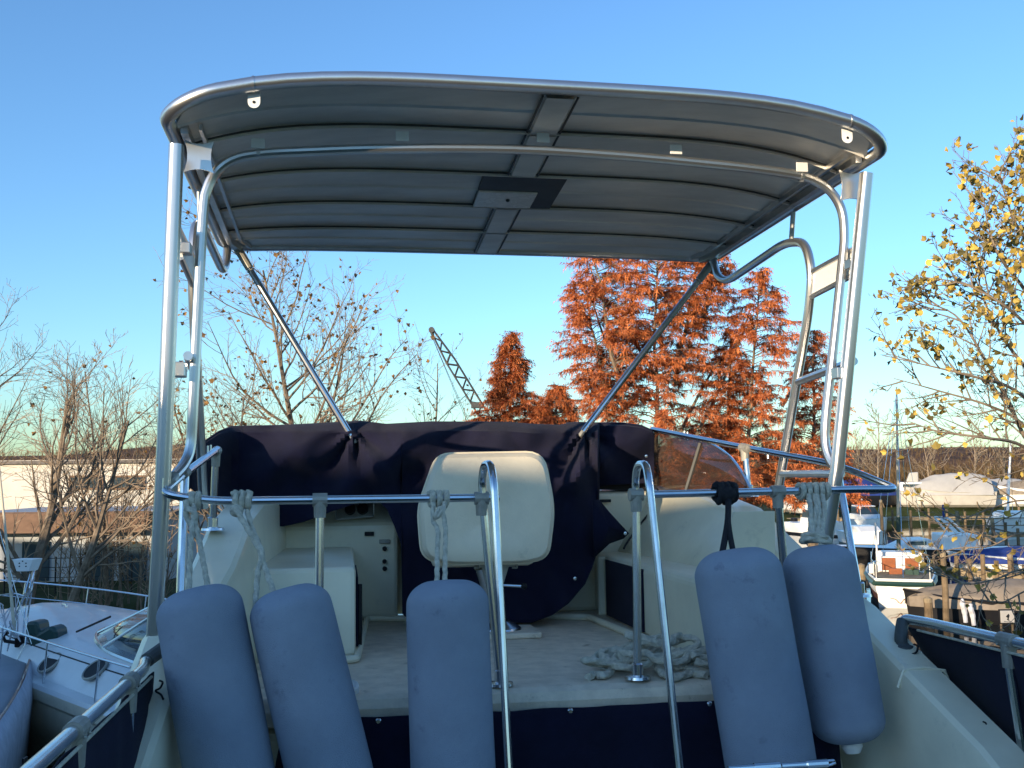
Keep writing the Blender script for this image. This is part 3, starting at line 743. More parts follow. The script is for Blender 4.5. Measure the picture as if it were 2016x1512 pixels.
# weather cloths
mb = MB(); mb.grid(sheet(B(1.845, 3.14, -.475), B(1.845, 1.35, -.475), B(1.95, 1.35, -1.5), B(1.93, 3.14, -.62), 36, 8, .015, 1, bR))
cl = obj('weather_cloth', mb, M['navy'], loc=B(1.85, 2.3, -1.4), solid=.004, label='navy weather cloth laced to the aft rail at the right edge', cat='cloth', group='weather cloths on the aft rails')
def hook(parent, p, s_=1.0):
    m_ = MB(); pts = crom([p+A(0, 0, .035)*s_, p+A(.012, 0, .028)*s_, p+A(.005, -.005, .01)*s_, p+A(-.012, 0, .0)*s_, p+A(.008, -.004, -.012)*s_, p+A(.016, 0, -.03)*s_], 5)
    m_.tube(pts, .0035*s_, 6); obj('tie', m_, M['black'], parent)
hook(cl, RP(1800, 1290, 1.80), 1.0); hook(cl, RP(1936, 1438, 1.80), .7)
mb = MB(); mb.grid(sheet(B(-.525, 3.02, -.50), B(-.525, 1.25, -.50), B(-.56, 1.25, -1.6), B(-.48, 2.70, -1.6), 36, 8, .015, 2, bR))
cl = obj('weather_cloth', mb, M['navy'], loc=B(-.5, 2.3, -1.4), solid=.004, label='navy weather cloth laced to the aft rail at the lower left', cat='cloth', group='weather cloths on the aft rails')
hook(cl, RP(313, 1360, -.50), .8)

# ================================================================ fenders
def rope_prof(r_, k=.5, strands=3, n=12, tw=1.0):
    def f(i): return [((1+k*(abs(math.cos(strands*.5*(2*math.pi*j/n)+i*tw))-.6))*math.cos(2*math.pi*j/n)*r_, (1+k*(abs(math.cos(strands*.5*(2*math.pi*j/n)+i*tw))-.6))*math.sin(2*math.pi*j/n)*r_) for j in range(n)]
    return f
def resample(P, step):
    P = [np.asarray(p, float) for p in P]; L = [0]
    for a_, b_ in zip(P, P[1:]): L.append(L[-1]+np.linalg.norm(b_-a_))
    n = max(2, int(L[-1]/step)); out = []
    ar = np.array(P)
    for s_ in np.linspace(0, L[-1], n): out.append(A(*[np.interp(s_, L, ar[:, k]) for k in range(3)]))
    return out
def rope(mb, P, r_=.0075, step=.006):
    P = resample(P, step); mb.tube(P, 1, prof=rope_prof(r_, tw=step/r_*.6)); return mb
def fender(top_, bot_, rad, ftop, fbot, label, wrinkle=False, bulge=.0, rope_m='rope'):
    p0, p1 = FP(*top_, ftop), FP(*bot_, fbot); ax = nrm(p0-p1); L = np.linalg.norm(p0-p1)
    th = thing('fender', label, 'fender', p1, 'blue fabric covered fenders hung on the aft rail')
    prof_ = []
    rc = rad*.72
    for k in range(9):
        a_ = math.pi/2*k/8; prof_.append((rad-rc+rc*math.sin(a_), rc*.8*(1-math.cos(a_))) if k else (0.001, 0))
    body = [(q, h) for q, h in prof_]
    mid = [(rad*(1+bulge*math.sin(math.pi*t)), lerp(rc*.8, L-rc*.8, t)) for t in np.linspace(0, 1, 10)[1:-1]]
    topc = [(q, L-h) for q, h in prof_[::-1]]
    P = body+mid+topc
    m_ = MB(); m_.lathe(p1, ax, P, 36)
    sd = rng.random()*9
    for i, v in enumerate(m_.v):
        v = np.array(v); h = (v-p1)@ax; c = p1+ax*h; d = v-c; rr0 = np.linalg.norm(d)
        if rr0 > .004:
            k = 1+.03*noise.noise(Vector((v[0]*7+sd, v[1]*7, v[2]*5)))
            if wrinkle and L-h < .08:
                an = math.atan2(d@bR, d@bF); k += .035*math.sin(an*13+math.sin(an*3)*2)*(1-(L-h)/.08)
            m_.v[i] = tuple(c+d*k)
    obj('sleeve', m_, M['fcloth'], th, sub=1)
    m_ = MB(); m_.lathe(p0, ax, [(.012, -.02), (.012, -.006), (.006, -.003), (.0, -.003)], 14); obj('eye', m_, M['rubber'], th)
    m_ = MB(); m_.lathe(p1, -ax, [(.03, -.015), (.032, .012), (.022, .03), (.0, .033)], 14); obj('end_plug', m_, M['lens'], th)
    return th, p0
def knot(mb, c, r_=.0075, ax=bR, n=2, R0=.021, mi=0, gap=2.1):
    for k in range(n):
        off = ax*(k-(n-1)/2)*r_*gap; ring = []
        for a_ in np.linspace(0, 2*math.pi*.97, 18): ring.append(c+off+(bU*math.cos(a_)+bF*math.sin(a_))*R0+ax*(a_/6.28-.5)*r_*1.2)
        mb.tube(resample(ring, .005), 1, prof=rope_prof(r_, tw=.3), mi=mi)
f1, e1 = fender((385, 1157), (468, 1600), .119, 2.98, 2.90, 'leftmost blue fabric fender, tied beside the corner of the aft rail')
f2, e2 = fender((562, 1157), (672, 1612), .117, 2.98, 2.90, 'second blue fabric fender from the left, leaning against its neighbour')
f3, e3 = fender((880, 1141), (893, 1575), .120, 2.95, 2.90, 'lone blue fabric fender hanging upright in front of the helm seat')
f4, e4 = fender((1445, 1080), (1530, 1580), .134, 2.96, 2.88, 'long blue fabric fender with a gathered top hanging from a black rope', True)
f5, e5 = fender((1606, 1074), (1676, 1462), .113, 3.02, 2.95, 'rightmost blue fabric fender, the short one whose bottom end shows')
def railp(px): 
    return FP(px, interp(px, [390, 950, 1250, 1700], [986, 982, 974, 965]), 3.2)
# ropes
m_ = MB(); k = railp(383); knot(m_, k, .0085, n=2); rope(m_, [k-bU*.01-bF*.02, FP(383, 1015, 3.13), FP(378, 1040, 3.1), FP(374, 1100, 3.05), FP(371, 1195, 2.97)], .0075)
rope(m_, [FP(380, 1010, 3.14), FP(388, 1045, 3.1), FP(400, 1105, 3.05), FP(416, 1195, 2.97)], .0075)
rope(m_, crom([FP(366, 1000, 3.14), FP(385, 1012, 3.12), FP(380, 1030, 3.13), FP(368, 1020, 3.15), FP(366, 985, 3.17)], 6), .008); obj('lanyard', m_, M['rope'], f1)
m_ = MB(); k = railp(476); knot(m_, k, .009, n=3, R0=.024); m_.ball(k-bU*.03-bF*.03-bR*.012, (.022, .02, .02), 12)
rope(m_, crom([FP(462, 1000, 3.14), FP(470, 1012, 3.13), FP(490, 1045, 3.1), FP(512, 1085, 3.08), FP(517, 1105, 3.06), FP(548, 1190, 2.97)], 6), .008)
rope(m_, crom([FP(487, 1005, 3.15), FP(496, 1040, 3.12), FP(516, 1090, 3.06), FP(508, 1125, 3.04), FP(501, 1215, 2.97)], 6), .0075); obj('lanyard', m_, M['rope'], f2)
m_ = MB(); k = railp(863); knot(m_, k, .0085, n=3, gap=2.6); rope(m_, crom([FP(853, 990, 3.16), FP(853, 1025, 3.14), FP(862, 1045, 3.1), FP(861, 1090, 3.05), FP(860, 1172, 2.95)], 6), .007)
rope(m_, crom([FP(875, 990, 3.16), FP(872, 1005, 3.13), FP(858, 1020, 3.12), FP(868, 1000, 3.14), FP(877, 1040, 3.1), FP(876, 1095, 3.05), FP(876, 1172, 2.95)], 6), .007); obj('lanyard', m_, M['rope'], f3)
m_ = MB(); k = railp(1427); knot(m_, k, .013, n=3, R0=.026, gap=1.6)
m_.ball(k-bF*.028-bU*.004, (.030, .022, .026), 12)
m_.tube(crom([k-bF*.03-bU*.02, FP(1432, 1030, 3.1), FP(1418, 1110, 2.96)], 5), .010, 8); m_.tube(crom([k-bF*.035-bU*.02, FP(1434, 1030, 3.09), FP(1447, 1106, 2.96)], 5), .009, 8); obj('lanyard', m_, M['ropedark'], f4)
m_ = MB(); k = railp(1600); knot(m_, k, .0085, n=5, gap=2.6, R0=.022)
for x0_, x1_ in ((1592, 1596), (1608, 1610), (1619, 1618), (1603, 1600)):
    rope(m_, crom([FP(x0_, 975, 3.17), FP(x0_+4, 1005, 3.12), FP(x1_, 1040, 3.08), FP(x1_, 1066, 3.02)], 5), .008)
ring = [e5+(bR*math.cos(a_)*.045+bF*math.sin(a_)*.028)+bU*(.018+.006*math.sin(2*a_)) for a_ in np.linspace(0, 2*math.pi, 24)]
rope(m_, ring, .0085); rope(m_, [p+bU*.013+bR*.006 for p in ring[3:20]], .0085); obj('lanyard', m_, M['rope'], f5)

# coil of rope heaped on the deck
mb = MB(); r2 = random.Random(11)
for k in range(14):
    cxp = r2.uniform(1205, 1400); c0 = UP(cxp, r2.uniform(1292, 1322), -.605)
    hgt = max(.004, .055*(1-abs(cxp-1310)/140))*r2.uniform(.3, 1.5)
    a0 = r2.uniform(0, 6.3); ra, rb = r2.uniform(.05, .12), r2.uniform(.025, .06); tl = r2.uniform(-.4, .9); turns = r2.uniform(.8, 1.7); P = []
    for t in np.linspace(0, 1, 22):
        a_ = a0+turns*2*math.pi*t; w_ = 1+.25*math.sin(3*a_+k)
        P.append(c0+bR*ra*w_*math.cos(a_)+bF*rb*w_*math.sin(a_)+bU*(hgt+.03*tl*math.sin(a_+1)+.012*math.sin(2.3*a_)+.018))
    P = [p+bU*max(0, -.606-((p-EYE)@bU)) for p in P]
    rope(mb, crom(P, 3), .0105, .006)
rope(mb, crom([UP(1158, 1333, -.607), UP(1172, 1328, -.607), UP(1188, 1330, -.605), UP(1205, 1318, -.6), UP(1210, 1292, -.58), UP(1235, 1275, -.57), UP(1262, 1290, -.58)], 5), .0118, .007)
rope(mb, crom([UP(1390, 1330, -.607), UP(1360, 1326, -.607), UP(1325, 1334, -.607), UP(1300, 1322, -.6), UP(1290, 1300, -.58)], 5), .0118, .007)
obj('rope_heap', mb, M['rope'], loc=UP(1300, 1310, -.62), label='tangled heap of pale three-strand rope lying on the flybridge deck', cat='rope')
# turnbuckle at the foot of the frame
mb = MB(); a_, b_ = FP(1470, 1512, 2.62), FP(1636, 1502, 2.6); d = nrm(b_-a_)
mb.tube([a_-d*.05, a_+d*.02, a_+d*.02, a_+d*.09, a_+d*.095, b_-d*.07, b_-d*.065, b_-d*.01], [.009, .009, .012, .012, .008, .008, .011, .011], 10); mb.tube([b_-d*.012+bU*.006, b_+d*.008+bU*.006, b_+d*.012, b_-d*.006-bU*.006], .004, 6)
obj('rigging_screw', mb, ST, loc=a_, label='chrome rigging turnbuckle below the long fender at the bottom edge', cat='turnbuckle')

# ================================================================ unseen shed-shaped block, added behind the camera to shade the lower half of the yacht
SD, SA, SB = 18.0, -34.0, 20.0
sh = thing('shadow_block', 'tall pale clad boat storage shed on the quay behind the camera', 'shed', (SUN_H[0]*(SD+6), SUN_H[1]*(SD+6), .95))
s2 = A(SUN_H[0], SUN_H[1], 0); s1 = A(-s2[1], s2[0], 0)
zt = 4.5+.31+math.tan(SUN_EL)*(SD+1.9)
c0 = s2*SD; Z = lambda z: A(0, 0, z)
mb = MB(); mb.hexa([c0+s1*SA+Z(.5), c0+s1*SB+Z(.5), c0+s1*SB+Z(zt-.12), c0+s1*SA+Z(zt-.12)], s2*12); obj('wall', mb, M['shed'], sh)
mb = MB(); mb.add([c0+s1*(SA-.5)-s2*.3+Z(zt-.10), c0+s1*(SB+.5)-s2*.3+Z(zt-.10), c0+s1*(SB+.5)+s2*6+Z(zt+.75), c0+s1*(SA-.5)+s2*6+Z(zt+.75), c0+s1*(SB+.5)+s2*12.3+Z(zt-.1), c0+s1*(SA-.5)+s2*12.3+Z(zt-.1)],
       [(0, 1, 2, 3), (3, 2, 4, 5)]); obj('roof', mb, M['roofing'], sh, solid=.1, off=1)
for k in range(5):
    mb = MB(); mb.box(c0+s1*(SA+6+k*11)-s2*.03+Z(3.4), (5.2, .08, 4.9), (s1, s2, Z(1))); obj('block_panel', mb, M['wallgrey'], sh)  # door-like panels on the added block

# ================================================================ TREES
def grow(out, p, d, L, r_, lv, P, rr):
    """recursive limbs: out gets (level, points, radii)"""
    n = P['seg'][lv]; pts = [p]; q = p.copy(); dd = nrm(d); st = L/n
    for i in range(n):
        dd = nrm(dd+A(rr.gauss(0, 1), rr.gauss(0, 1), rr.gauss(0, 1))*P['wob'][lv]+A(0, 0, P['trop'][lv]))
        q = q+dd*st; pts.append(q.copy())
    rad = [max(P['rmin'], r_*(1-.82*(i/n)**.9)) for i in range(n+1)]
    out.append((lv, pts, rad))
    if lv+1 >= len(P['seg']): return
    k = P['kids'][lv]; k = int(k*min(1, .35+.65*L/P['Lref'][lv])) if lv else k
    for j in range(k):
        t = P['t0'][lv]+(1-P['t0'][lv])*((j+rr.random()*.8)/k); t = min(t, .98)
        i = int(t*n); u = t*n-i; base = pts[i]*(1-u)+pts[min(i+1, n)]*u
        ax = nrm(pts[min(i+1, n)]-pts[i]); side = nrm(np.cross(ax, A(rr.gauss(0, 1), rr.gauss(0, 1), rr.gauss(0, 1))))
        an = R(P['ang'][lv]+rr.uniform(-12, 12)); cd = ax*math.cos(an)+side*math.sin(an)
        cl = L*P['rat'][lv]*(1-P['tap'][lv]*t)*rr.uniform(.75, 1.15)
        grow(out, base, cd, cl, rad[i]*P['rr'][lv], lv+1, P, rr)
LEAF = [(0, 0), (.35, .12), (.55, .5), (.28, .62), (0, 1.0), (-.28, .62), (-.55, .5), (-.35, .12)]
def add_leaf(mb, p, s_, rr, mi):
    n_ = nrm(A(rr.gauss(0, 1), rr.gauss(0, 1), rr.gauss(0, 1))); a_ = nrm(np.cross(n_, A(rr.gauss(0, 1), rr.gauss(0, 1), .3))); b_ = np.cross(n_, a_)
    fold_ = .35*s_
    vs = [p+a_*x*s_+b_*(-y)*s_+n_*abs(x)*fold_ for x, y in LEAF]
    mb.add(vs, [(0, 1, 2, 3, 4), (0, 4, 5, 6, 7)], mi)
def build_tree(name, label, base, P, H, r0, d0, seed, bark, leafm, nleaf, lsize, group=None, leafbias=0.0, lean=None, cat='tree', rmin_s=(7, 5, 4, 3, 3)):
    rr = random.Random(seed); out = []
    grow(out, np.array(base, float)-A(0, 0, .2), np.array(d0, float), H, r0, 0, P, rr)
    t = thing(name, label, cat, base, group)
    tr = MB(); cw = MB(); tips = []
    for lv, pts, rad in out:
        tgt = tr if lv <= 1 else cw
        tgt.tube(pts, rad, rmin_s[lv], caps=False)
        if lv >= len(P['seg'])-2: tips += pts[1:]
    obj('trunk', tr, bark, t)
    if leafm and nleaf:
        zz = np.array([p[2] for p in tips]); 
        for _ in range(nleaf):
            for _t in range(6):
                p = tips[rr.randrange(len(tips))]
                if rr.random() < ((p[2]-zz.min())/(zz.max()-zz.min()+1e-6))**leafbias: break
            add_leaf(cw, p+A(rr.gauss(0, .03), rr.gauss(0, .03), -.04), lsize*rr.uniform(.6, 1.2), rr, 1)
    obj('crown', cw, [M['twig'] if bark is not M['barkpale'] else M['barkpale'], leafm or M['leafbrown']], t)
    return t
PB = dict(seg=[9, 7, 5, 4], kids=[13, 9, 6], wob=[.05, .10, .13, .15], trop=[.03, .055, .05, .04], t0=[.22, .18, .15], ang=[42, 40, 38], rat=[.62, .52, .50], tap=[.62, .5, .4], rr=[.50, .52, .6], Lref=[1, 5, 2.5, 1], rmin=.0045)
def base_at(px, Y, py=1100):
    p = YP(px, py, Y); return A(p[0], Y, gz(p[0], Y)-.05)
# plane tree behind the canvas cover, a few brown leaves left
b = base_at(618, 30)
PP = dict(PB, kids=[30, 14, 9], ang=[50, 40, 36], rat=[.60, .46, .46], tap=[.52, .5, .4], t0=[.20, .12, .12])
build_tree('plane_tree', 'tall nearly bare plane tree with scattered brown leaves, seen between the two diagonal braces', b, PP, 10.1, .15, (.01, 0, 1), 5, M['bark'], M['leafbrown'], 560, .13, leafbias=1.2)
# two lower ones at its sides
b = base_at(470, 27)
build_tree('plane_tree', 'low bare tree with sparse brown leaves just right of the left roof post', b, dict(PP, kids=[20, 12, 8]), 6.3, .10, (-.12, 0, 1), 8, M['bark'], M['leafbrown'], 150, .13, leafbias=1)
b = base_at(840, 33)
build_tree('bare_tree', 'thin bare tree left of the crane jib, reaching just above the canvas cover', b, dict(PP, kids=[16, 11, 8], rat=[.5, .5, .5]), 7.4, .085, (.05, 0, 1), 21, M['bark'], M['leafbrown'], 90, .13)
b = base_at(395, 34)
build_tree('bare_tree', 'bushy bare tree partly hidden by the left roof post', b, dict(PB, kids=[18, 12, 9]), 6.6, .09, (.05, 0, 1), 33, M['bark'], M['leafbrown'], 120, .13)
# left bank
PL = dict(PB, kids=[17, 12, 9], t0=[.28, .15, .12], ang=[36, 36, 35], rat=[.66, .5, .5], trop=[.03, .07, .05, .04])
b = base_at(42, 25)
build_tree('bare_tree', 'stout bare tree at the far left edge, branching low over the white building', b, PL, 6.9, .20, (.02, 0, 1), 3, M['bark'], None, 0, .1)
b = base_at(66, 24)
build_tree('bare_tree', 'bare tree whose thick trunk leans strongly to the right', b, dict(PL, t0=[.42, .15, .12]), 7.0, .15, (.36, .0, .9), 14, M['bark'], None, 0, .1)
b = base_at(215, 28)
build_tree('bare_tree', 'upright slender bare tree behind the leaning one, left of the roof post', b, dict(PB, kids=[18, 13, 9]), 6.7, .075, (.03, 0, 1), 17, M['bark'], M['leafbrown'], 40, .12)
b = base_at(-60, 27)
build_tree('bare_tree', 'tall bare tree cut by the left edge of the frame', b, dict(PB, kids=[19, 13, 9]), 8.3, .13, (.06, 0, 1), 19, M['bark'], None, 0, .12)
# saplings along the bank
PS = dict(seg=[7, 5, 4], kids=[11, 5], wob=[.05, .12, .15], trop=[.05, .07, .05], t0=[.15, .2], ang=[32, 35], rat=[.42, .5], tap=[.5, .4], rr=[.5, .6], Lref=[1, 1.5, 1], rmin=.006)
rs = random.Random(4)
ORD = ['leftmost', 'second from the left', 'third from the left', 'fourth from the left', 'fifth from the left', 'sixth from the left', 'seventh from the left', 'eighth from the left', 'ninth from the left', 'middle one', 'ninth from the right', 'eighth from the right', 'seventh from the right', 'sixth from the right', 'fifth from the right', 'fourth from the right', 'third from the right', 'second from the right', 'rightmost']
for i in range(19):
    px = 128+i*11+rs.uniform(-5, 5)
    b = base_at(px, rs.uniform(26.5, 29.0))
    where = ['thin bare sapling on the grassy bank']
    build_tree('sapling', 'thin bare sapling, %s in the row behind the cabin cruiser' % ORD[i], b, PS, rs.uniform(2.4, 4.2), .035, (rs.uniform(-.1, .15), 0, 1), 100+i, M['bark'], M['leafbrown'], 5, .11, group='saplings on the bank')
# dawn redwoods with rust foliage
def redwood(label, plumes, Y, seed, limbs=(), dens=1.0):
    rr = random.Random(seed); x0 = plumes[0][0][0]; b = base_at(x0, Y)
    t = thing('dawn_redwood', label, 'tree', b, 'rust coloured redwoods')
    tr = MB(); cw = MB(); tr.tube([b-A(0, 0, .2), YP(*plumes[0][0], Y)], [.16*Y/28, .12*Y/28], 7)
    def depth(i): return Y+(0 if i == 0 else rr.uniform(-.9, .9))
    for i, (p0, p1, prof_) in enumerate(plumes):
        y_ = depth(i); a_, c_ = YP(*p0, y_), YP(*p1, y_); L = np.linalg.norm(c_-a_)
        N = 10; ax = [lerp(a_, c_, k/N)+A(rr.gauss(0, .03), rr.gauss(0, .03), 0) for k in range(N+1)]
        tr.tube(ax, [lerp(.075, .012, k/N)*Y/28 for k in range(N+1)], 6)
        m = Y/FPX
        nb = int(L*29*dens)
        for k in range(nb):
            tt = (k+rr.random())/nb; o_ = a_+(c_-a_)*tt; rad = np.interp(tt, np.linspace(0, 1, len(prof_)), prof_)*m; an_ = rr.uniform(0, 2*math.pi)
            rad *= (.80+.62*max(0, .5+noise.noise(Vector((tt*5+seed, an_*1.1, i*3.3)))))
            an = an_; out_ = A(math.cos(an), math.sin(an), 0)
            bl = rad*rr.uniform(.55, 1.12); npt = 6; pts = []
            for j in range(npt+1):
                u = j/npt; pts.append(o_+out_*bl*u+A(0, 0, bl*(.48*u-.42*u*u))+A(rr.gauss(0, .02), rr.gauss(0, .02), rr.gauss(0, .02)))
            cw.tube(pts, [lerp(.016, .005, j/npt)*Y/28 for j in range(npt+1)], 3, caps=False)
            ns = int(10+bl*34*dens)
            for q in range(ns):
                u = .18+.82*math.sqrt(rr.random()); j = min(npt-1, int(u*npt)); s0 = lerp(pts[j], pts[j+1], u*npt-j)
                fd = nrm(out_*rr.uniform(-.1, .9)+A(rr.gauss(0, .55), rr.gauss(0, .55), rr.uniform(-.95, .25))); sl_ = rr.uniform(.11, .29)*Y/28
                side = nrm(np.cross(fd, A(rr.gauss(0, .5), rr.gauss(0, .5), 1)))
                ww = sl_*.16; bend = A(0, 0, -sl_*.18)
                for sg in (-1, 1):                         # two ranks of needle sprays
                    for h in (.18, .48, .78):
                        c1 = s0+fd*sl_*h; tip = c1+side*sg*sl_*rr.uniform(.22, .42)*(1.2-h)+fd*sl_*.25+bend*h*1.3
                        cw.add([c1-fd*ww*.35, c1+fd*ww*.5, tip], [(0, 1, 2)], 1)
                e_ = s0+fd*sl_*1.15+bend*1.5
                cw.add([s0-side*ww*.3, s0+side*ww*.3, e_], [(0, 1, 2)], 1)
    for l in limbs:
        Lp = crom([YP(*q, Y+.3) for q in l], 4); tr.tube(Lp, [lerp(.055, .02, k/(len(Lp)-1))*Y/28 for k in range(len(Lp))], 5)
    obj('trunk', tr, M['bark'], t); obj('crown', cw, [M['bark'], M['leafred']], t)
    return t
redwood('largest rust red conifer, its top hidden above the far edge of the sun roof', [
    ((1292, 990), (1290, 400), [135, 145, 125, 95, 85, 100, 105, 60]),
    ((1225, 800), (1165, 470), [75, 95, 82, 78, 45]), ((1200, 830), (1150, 560), [60, 80, 66, 30]),
    ((1330, 760), (1385, 440), [70, 85, 78, 72, 40]), ((1380, 640), (1420, 470), [30, 44, 40, 14])], 28, 51,
    limbs=[[(1235, 760), (1195, 680), (1165, 590)], [(1290, 740), (1240, 660), (1185, 590), (1160, 520)]], dens=.95)
redwood('rust red conifer between the largest one and the right roof frame', [
    ((1462, 1000), (1497, 528), [105, 110, 92, 76, 62, 74, 74, 52, 16]),
    ((1430, 900), (1440, 650), [52, 58, 45, 12])], 29, 52,
    limbs=[[(1350, 900), (1400, 800), (1450, 690), (1480, 600)], [(1335, 860), (1385, 760), (1430, 690)]])
redwood('rust red conifer seen through the ladder frame of the right roof post', [
    ((1600, 1000), (1603, 650), [78, 82, 70, 52, 50, 34, 8])], 31, 53, limbs=[[(1540, 800), (1575, 740), (1600, 700)]])
redwood('small pointed rust red conifer right of the crane jib', [
    ((1005, 900), (1008, 655), [84, 78, 66, 46, 36, 22, 6])], 38, 54, dens=1.4)
redwood('smallest rust red conifer, low beside the pointed one', [
    ((1092, 900), (1097, 758), [56, 50, 42, 30, 10])], 37, 55, dens=1.4)
redwood('dark rust conifer low behind the starboard windscreen', [
    ((1385, 1010), (1380, 830), [95, 90, 70, 40]), ((1520, 1000), (1530, 850), [60, 60, 30])], 33, 56, dens=.8)
# near yellow-leaved plane tree at the right edge
rr = random.Random(77)
b = A(8.6, 13.2, .9)
nt_ = thing('plane_tree', 'near plane tree with yellow leaves reaching in from the right edge', 'tree', b)
tr = MB(); cw = MB(); out = []
tk = crom([b-A(0, 0, .3), b+A(.1, 0, 2.0), b+A(-.1, 0, 4.2), b+A(-.25, 0, 7.0), b+A(-.35, 0, 8.5)], 5); tr.tube(tk, [lerp(.20, .03, k/(len(tk)-1)) for k in range(len(tk))], 9)
limbs = [[(2100, 940), (2016, 838), (1950, 800), (1850, 770), (1760, 745)], [(2060, 900), (1985, 790), (1935, 700), (1880, 620), (1800, 590)],
         [(2120, 830), (2016, 720), (1960, 640), (1925, 560), (1900, 500)], [(2110, 860), (2000, 770), (1930, 745), (1850, 725), (1740, 700)],
         [(2090, 660), (2010, 560), (1965, 500), (1945, 440), (1935, 385)], [(2090, 560), (2020, 470), (1995, 430), (1975, 370), (1962, 340)],
         [(2110, 740), (2030, 650), (1975, 600), (1900, 560), (1815, 545)], [(2120, 960), (2016, 880), (1940, 862), (1850, 850), (1790, 830)],
         [(2140, 500), (2080, 420), (2045, 380), (2015, 335)], [(2100, 1010), (2016, 985), (1940, 1005), (1870, 1030), (1800, 1020)],
         [(2120, 1080), (2016, 1050), (1950, 1075), (1880, 1080), (1820, 1100)], [(2120, 1120), (2016, 1120), (1960, 1140), (1900, 1150), (1850, 1130)],
         [(2120, 1150), (2030, 1160), (1975, 1185), (1930, 1180)]]
PN = dict(seg=[6, 5, 4], kids=[9, 6], wob=[.08, .12, .15], trop=[.02, .04, .03], t0=[.1, .1], ang=[42, 40], rat=[.5, .5], tap=[.4, .4], rr=[.55, .6], Lref=[1, .6, 1], rmin=.0035)
for li, l in enumerate(limbs):
    Y0 = 12.2+rr.uniform(-.5, .5)
    W0 = [YP(x, y, lerp(13.0, Y0, min(1, k/2))) for k, (x, y) in enumerate(l)]
    zq = max(2.2, W0[0][2]-.5); tkp = min(tk, key=lambda p_: abs(p_[2]-zq))
    W_ = crom([tkp]+W0, 5); n_ = len(W_)-1
    tr.tube(W_, [lerp(.034 if li < 8 else .016, .005, k/n_) for k in range(n_+1)], 5, caps=False)
    if li < 9 : cnt = 15
    else: cnt = 7
    for j in range(cnt):
        t = .26+.74*(j+rr.random())/cnt; i = min(n_-1, int(t*n_)); d = nrm(W_[i+1]-W_[i])
        side = nrm(np.cross(d, A(rr.gauss(0, .4), rr.gauss(0, 1), rr.gauss(0, .4))))
        grow(out, W_[i], d*.75+side*.7+A(0, 0, .15 if li < 9 else -.05), rr.uniform(.5, 1.1)*(1.05-.35*t), .012, 1, dict(PN, seg=[0, 5, 4, 3], kids=[0, 6, 3], wob=[0, .1, .13, .15], trop=[0, .05, .04, .03], t0=[0, .15, .1], ang=[0, 38, 38], rat=[0, .5, .5], tap=[0, .4, .4], rr=[0, .6, .6], Lref=[1, .8, .4, 1]), rr)
tips = []
for lv, pts, rad in out:
    (cw).tube(pts, rad, 3 if lv > 1 else 4, caps=False)
    tips += pts[1:]
zc = np.array([p[2] for p in tips])
for _ in range(1650):
    for _t in range(5):
        p = tips[rr.randrange(len(tips))]
        if rr.random() < interp(p[2], [3.4, 5.0, 6.0, 7.2, 8.6], [.16, .12, .45, 1, .7]): break
    add_leaf(cw, p+A(rr.gauss(0, .05), rr.gauss(0, .05), -.04), .085*rr.uniform(.6, 1.25), rr, 1)
obj('trunk', tr, M['barkpale'], nt_); obj('crown', cw, [M['barkpale'], M['leafyel']], nt_)
# bare trees on the far shore to the right, scrub below
PF = dict(PB, kids=[15, 9, 6], rmin=.016, rat=[.5, .5, .5], ang=[38, 36, 34])
for i, (px, Y, H, ph) in enumerate(((1735, 92, 8.6, 'bare tree on the far shore, leftmost, behind the blue covered boats'), (1700, 100, 7.0, 'smaller bare tree at the right roof post on the far shore'), (1835, 96, 6.6, 'bare grey tree behind the white covered boat'), (1925, 94, 7.4, 'bare tree on the far shore below the yellow leaves'), (1990, 97, 6.8, 'bare tree at the right end of the far shore'), (1660, 95, 5.8, 'low bare tree seen beneath the steel side rail'))):
    b = base_at(px, Y)
    build_tree('bare_tree', ph, b, PF, H, .13, (rng.uniform(-.05, .05), 0, 1), 200+i, M['barkpale'], M['leafbrown'], 0, .1, group='bare trees on the far shore', rmin_s=(5, 4, 3, 3))
def gzz(x, y): return gz(x, y)
woods('scrub_belt', 1500, 18, 62, 98, 125, 2.2, 4.8, gzz, M['scrub'], 'leafless brown scrub along the far shore')
woods('reed_belt', 500, -4, 9, 42, 52, 1.0, 2.6, gzz, M['scrub'], 'brown scrub and brambles on the near bank')

# ================================================================ LEFT BANK buildings
def bldg(name, label, px0, px1, ytop, Y, depth, mw, group=None):
    a_, b_ = YP(px0, ytop, Y), YP(px1, ytop, Y); zt_ = (a_[2]+b_[2])/2; x0, x1 = a_[0], b_[0]
    t = thing(name, label, 'building', ((x0+x1)/2, Y, .9)); m_ = MB()
    m_.box(((x0+x1)/2, Y+depth/2, (zt_+.3)/2+.15), (x1-x0, depth, zt_-.3)); obj('wall', m_, mw, t)
    m_ = MB(); m_.box(((x0+x1)/2, Y+depth/2, zt_+.06), (x1-x0+.4, depth+.4, .14)); obj('roof', m_, M['roofing'], t)
    return t, x0, x1, zt_
t, x0, x1, zt_ = bldg('boatyard_hall', 'long white rendered hall with a flat roof behind the bare trees', -90, 420, 912, 44, 10, M['wall'])
for i, px in enumerate((150, 232)):
    m_ = MB(); p = YP(px+20, 950, 43.97); m_.box(p, (1.5, .08, .62)); wdw = obj('window', m_, M['brick'], t); m_ = MB(); m_.box(p+A(0, -.05, 0), (1.3, .04, .45)); obj('pane', m_, M['glass'], wdw)
t, x0, x1, zt_ = bldg('storage_shed', 'low pale grey shed with a brown tiled band below the white hall', -60, 330, 1016, 34, 5, M['wallgrey'])
